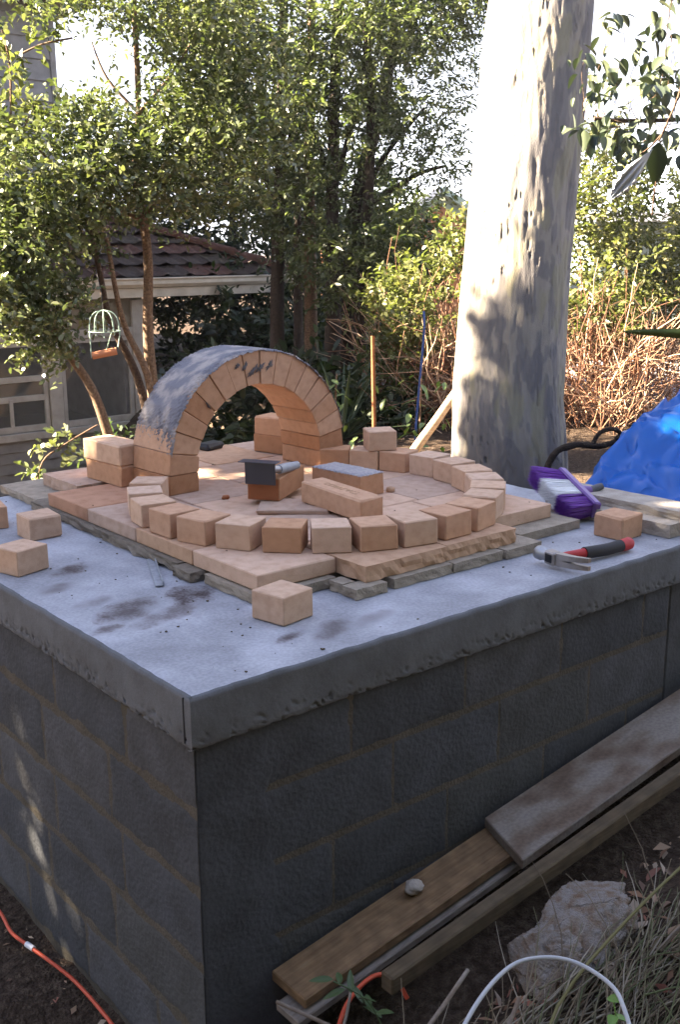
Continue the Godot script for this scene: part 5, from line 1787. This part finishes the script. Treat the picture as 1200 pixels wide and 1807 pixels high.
	obj("curled_tip", tubemesh(curve([Vector3(3.10, -0.02, -1.34), Vector3(3.13, 0.045, -1.32), Vector3(3.18, 0.065, -1.28), Vector3(3.21, 0.04, -1.255), Vector3(3.19, 0.015, -1.27)], 5), 0.011, 7), M.dark_bark, ir)

# ---------------------------------------------------------------- overhanging leaves at upper right
func overhang() -> void:
	var B := thing("overhanging_branch", "leafy branch hanging against the sky right of the trunk", "branch")
	obj("main_branch", tubemesh(curve([Vector3(3.35, 1.47, -0.70), Vector3(3.08, 1.445, -0.92), Vector3(2.88, 1.44, -1.08), Vector3(2.77, 1.45, -1.16)], 5), 0.009, 7), M.bark, B)
	var r := RandomNumberGenerator.new()
	r.seed = 301
	var leaves := [leaf_mesh(0.095, 0.062, 0.22), leaf_mesh(0.08, 0.045, 0.3), leaf_mesh(0.105, 0.055, 0.15)]
	var gm := []
	for c in [lin(0.055, 0.07, 0.04), lin(0.07, 0.085, 0.05), lin(0.10, 0.115, 0.06), lin(0.045, 0.058, 0.04)]:
		var m := mat(c, 0.4)
		m.backlight_enabled = true
		m.backlight = Color(0.10, 0.13, 0.05)
		gm.append(m)
	# clusters: along the branch direction t, height y, spread, count
	var cl := [[0.02, 1.60, 0.05, 10], [0.10, 1.52, 0.05, 8], [0.03, 1.72, 0.04, 4], [0.12, 1.63, 0.05, 8], [0.20, 1.52, 0.05, 8], [0.24, 1.60, 0.05, 8], [0.32, 1.55, 0.06, 10], [0.36, 1.62, 0.05, 9], [0.08, 1.80, 0.04, 4], [0.22, 1.74, 0.04, 3], [0.30, 1.80, 0.04, 4], [0.36, 1.78, 0.04, 4], [0.15, 1.88, 0.05, 5], [0.04, 1.42, 0.05, 10], [0.12, 1.38, 0.05, 8], [0.20, 1.38, 0.05, 8], [0.28, 1.36, 0.06, 10], [0.35, 1.40, 0.06, 10], [0.40, 1.30, 0.06, 6], [0.30, 1.92, 0.06, 6], [0.40, 1.92, 0.06, 6], [0.24, 1.46, 0.05, 6]]
	var o := Vector3(2.74, 0, -1.2)
	var dir := Vector3(0.774, 0, 0.634)
	var dep := Vector3(0.6335, 0, -0.7737)
	for c in cl:
		var ctr: Vector3 = o + dir * c[0] + UP * c[1] + dep * r.randfn() * 0.12
		var root: Vector3 = Vector3(2.72, 1.45, -1.2) + dir * c[0]
		obj("twig", tubemesh(curve([root, root.lerp(ctr, 0.4) + dir * r.randfn() * 0.035, root.lerp(ctr, 0.75) + dir * r.randfn() * 0.03, ctr], 4), 0.0017, 5), M.bark, B)
		for k in int(c[3] * 2.1):
			var l := obj("leaf", leaves[r.randi() % 3], gm[r.randi() % 4], B)
			l.position = ctr + dir * r.randfn() * c[2] * 0.8 + UP * r.randfn() * c[2] * 0.8 + dep * r.randfn() * 0.06
			l.rotation = Vector3(r.randf_range(0.1, 1.3), r.randf_range(0, TAU), r.randf_range(-0.5, 0.5))
			l.scale = Vector3.ONE * r.randf_range(0.45, 0.9)
	# nearer shoot with one big oval leaf and one pale torn one
	var N := thing("near_shoot", "near shoot with one big dark oval leaf and a pale bluish torn leaf", "shoot")
	var right := Vector3(0.7731, -0.0077, 0.6342)
	var upv := Vector3(0.1587, 0.9705, -0.1817)
	var c0 := Vector3(0.71, 1.08, 0.59)
	obj("stem", tubemesh(curve([c0 + right * 0.07 + upv * 0.22, c0 + right * 0.04 + upv * 0.12, c0 + right * 0.012 + upv * 0.055, c0 + right * 0.005 + upv * 0.04], 5), 0.0022, 6), M.bark, N)
	obj("stem", tubemesh(curve([c0 + right * 0.012 + upv * 0.055, c0 + right * -0.01 + upv * 0.03, c0 + right * -0.03 + upv * 0.015], 4), 0.0015, 6), M.bark, N)
	obj("stem", tubemesh(curve([c0 + upv * -0.036, c0 + right * -0.004 + upv * -0.06, c0 + right * -0.008 + upv * -0.10], 4), 0.0015, 6), M.bark, N)
	var big := leaf_mesh(0.078, 0.038, 0.08)
	var lf := obj("leaf", big, gm[0], N)
	lf.transform = Transform3D(Basis(right, dep * -1.0, -upv).orthonormalized(), c0 + right * 0.004 + upv * 0.038)
	var torn := sheet(func(u, v):
		var s: float = u * 2.0 - 1.0
		var rag := 0.004 * sin(v * 40.0 + s * 2.0) + 0.003 * sin(v * 71.0)
		var wd: float = 0.017 * sin(PI * pow(clampf(v * 0.93 + 0.02, 0, 1), 1.3)) + (rag if absf(s) > 0.8 else 0.0) * smoothstep(0.3, 0.7, v)
		return Vector3(s * wd, 0.004 * cos(s * 9.0) * smoothstep(0.2, 0.6, v) - 0.01 * v * v, v * 0.115 + (0.006 * sin(s * 8.0) if v > 0.95 else 0.0)), 12, 24)
	var tl := obj("torn_leaf", torn, mat(lin(0.62, 0.66, 0.74), 0.4, null, 1, null, 0, -1, 0.6), N)
	var dd := (-right * 0.62 - upv * 0.78).normalized()
	tl.transform = Transform3D(Basis((dd.cross(-dep)).normalized(), -dep, dd).orthonormalized(), Vector3(0.705, 1.105, 0.585))
	# strap leaf reaching in from the right border
	var sl := obj("strap_leaf", sheet(func(u, v):
		var s: float = u * 2.0 - 1.0
		var wd: float = 0.011 * pow(sin(PI * clampf(0.5 * v + 0.02, 0, 1)), 0.7)
		return Vector3(0.61, 0.772, 0.61) + right * 0.16 * v + UP * (s * wd * 0.9 - 0.012 * v + 0.004 * sin(v * 2.0)) + dep * (absf(s) * wd * 0.5), 4, 20), mat(lin(0.07, 0.10, 0.03), 0.45))
	tag(sl, "long green strap leaf reaching in from the right picture border", "leaf")

# ---------------------------------------------------------------- unseen trees: one shades the slab, the rest are added light blockers
func shade_trees() -> void:
	# the sun stands to the left; this tree stands between it and the slab, outside the picture
	var T := thing("shade_tree", "broad leafy tree left of the picture that shades the slab", "tree")
	var sh := Vector3(to_sun.x, 0, to_sun.z).normalized()
	var sq := func(s: float, q: float, y: float) -> Vector3: return Vector3(-s * sh.x - q * sh.z, y, -s * sh.z + q * sh.x)
	obj("trunk", tubemesh(curve([sq.call(-7.2, 1.0, -1.6), sq.call(-7.1, 1.0, 1.0), sq.call(-7.0, 1.0, 3.0), sq.call(-7.0, 1.0, 5.2)], 5), 0.14, 10), M.dark_bark, T)
	var cols := [Color(0.04, 0.06, 0.02), Color(0.06, 0.085, 0.03)]
	stuff(obj("crown", foliage([
		[sq.call(-7.0, 0.2, 4.4), Vector3(1.3, 1.3, 1.3), 1.3], [sq.call(-7.0, 1.6, 4.7), Vector3(1.2, 1.25, 1.2), 1.3], [sq.call(-7.0, 2.15, 4.6), Vector3(0.85, 1.0, 0.85), 0.7],
		[sq.call(-7.0, -0.6, 3.6), Vector3(1.1, 1.1, 1.1), 0.9], [sq.call(-7.0, 0.8, 3.2), Vector3(1.2, 0.9, 1.2), 0.9], [sq.call(-7.0, 2.2, 3.4), Vector3(0.9, 0.8, 0.9), 0.6], [sq.call(-7.0, 0.6, 5.0), Vector3(1.3, 0.8, 1.3), 1.0], [sq.call(-7.0, 2.25, 5.3), Vector3(0.62, 0.6, 0.62), 0.6], [sq.call(-7.0, 2.74, 6.05), Vector3(0.2, 0.62, 0.2), 0.45]], 4200, 9, 0.17, 0.09, cols, 401, {"gap": -0.8, "gap_freq": 0.9, "twig": 0.4, "shell": 0.42, "gaps": [[Vector3(0, -0.30, -1.12), 0.22], [Vector3(0, -0.62, -0.98), 0.25], [Vector3(0, -1.0, -0.84), 0.22], [Vector3(1.1, 0.08, -1.58), 0.24], [Vector3(1.47, 0.12, -1.50), 0.12], [Vector3(0.77, 0.23, -1.80), 0.24], [Vector3(1.45, 0, -0.06), 0.2]]}), M.leaf, T))
	var side := [["unseen leafy tree beside the house, added to shade the middle garden", spot(-4.3, 3.1, 10.0), Vector3(1.0, 1.1, 1.0)], ["smaller unseen leafy tree before the house, added to extend the garden shade", spot(-3.95, 2.3, 8.3), Vector3(0.85, 0.8, 0.85)]]
	for k in side.size():  # made-up trees outside the view, added to shade the garden behind the arch
		var t2 := thing("added_side_tree", side[k][0], "tree", Vector3.ZERO, "added trees left of the picture")
		var c: Vector3 = side[k][1]
		obj("trunk", tubemesh([Vector3(c.x, -2.0, c.z), c], 0.08, 8), M.dark_bark, t2)
		stuff(obj("crown", foliage([[c, side[k][2], 1.0]], 1000, 9, 0.13, 0.06, cols, 420 + k, {"gap": -0.6, "twig": 0.3, "shell": 0.45}), M.leaf, t2))
	var back := [["unseen dense hedge tree added behind the photographer to darken the walls", spot(-1.6, 2.2, -3.2), Vector3(2.4, 3.6, 1.2)], ["unseen dense hedge tree added behind and right of the photographer to darken the walls", spot(2.4, 2.6, -2.2), Vector3(2.4, 3.6, 1.4)], ["unseen dense hedge tree added right of the picture to darken the walls", spot(4.8, 2.4, 0.4), Vector3(1.4, 3.2, 2.2)], ["unseen dense hedge tree added left of the picture beside the photographer to darken the walls", Vector3(-5.4, 2.2, 0.9), Vector3(1.3, 3.4, 1.9)]]
	for k in back.size():  # made-up trees out of view, added to block sky light from the walls
		var h := thing("added_hedge_tree", back[k][0], "tree", Vector3.ZERO, "added hedge trees around the photographer")
		var c: Vector3 = back[k][1]
		obj("trunk", tubemesh([Vector3(c.x, -1.6, c.z), c], 0.1, 8), M.dark_bark, h)
		stuff(obj("crown", foliage([[c, back[k][2], 1.0]], 1800, 9, 0.22, 0.11, cols, 410 + k, {"gap": -0.9, "twig": 0.5, "shell": 0.45}), M.leaf, h))
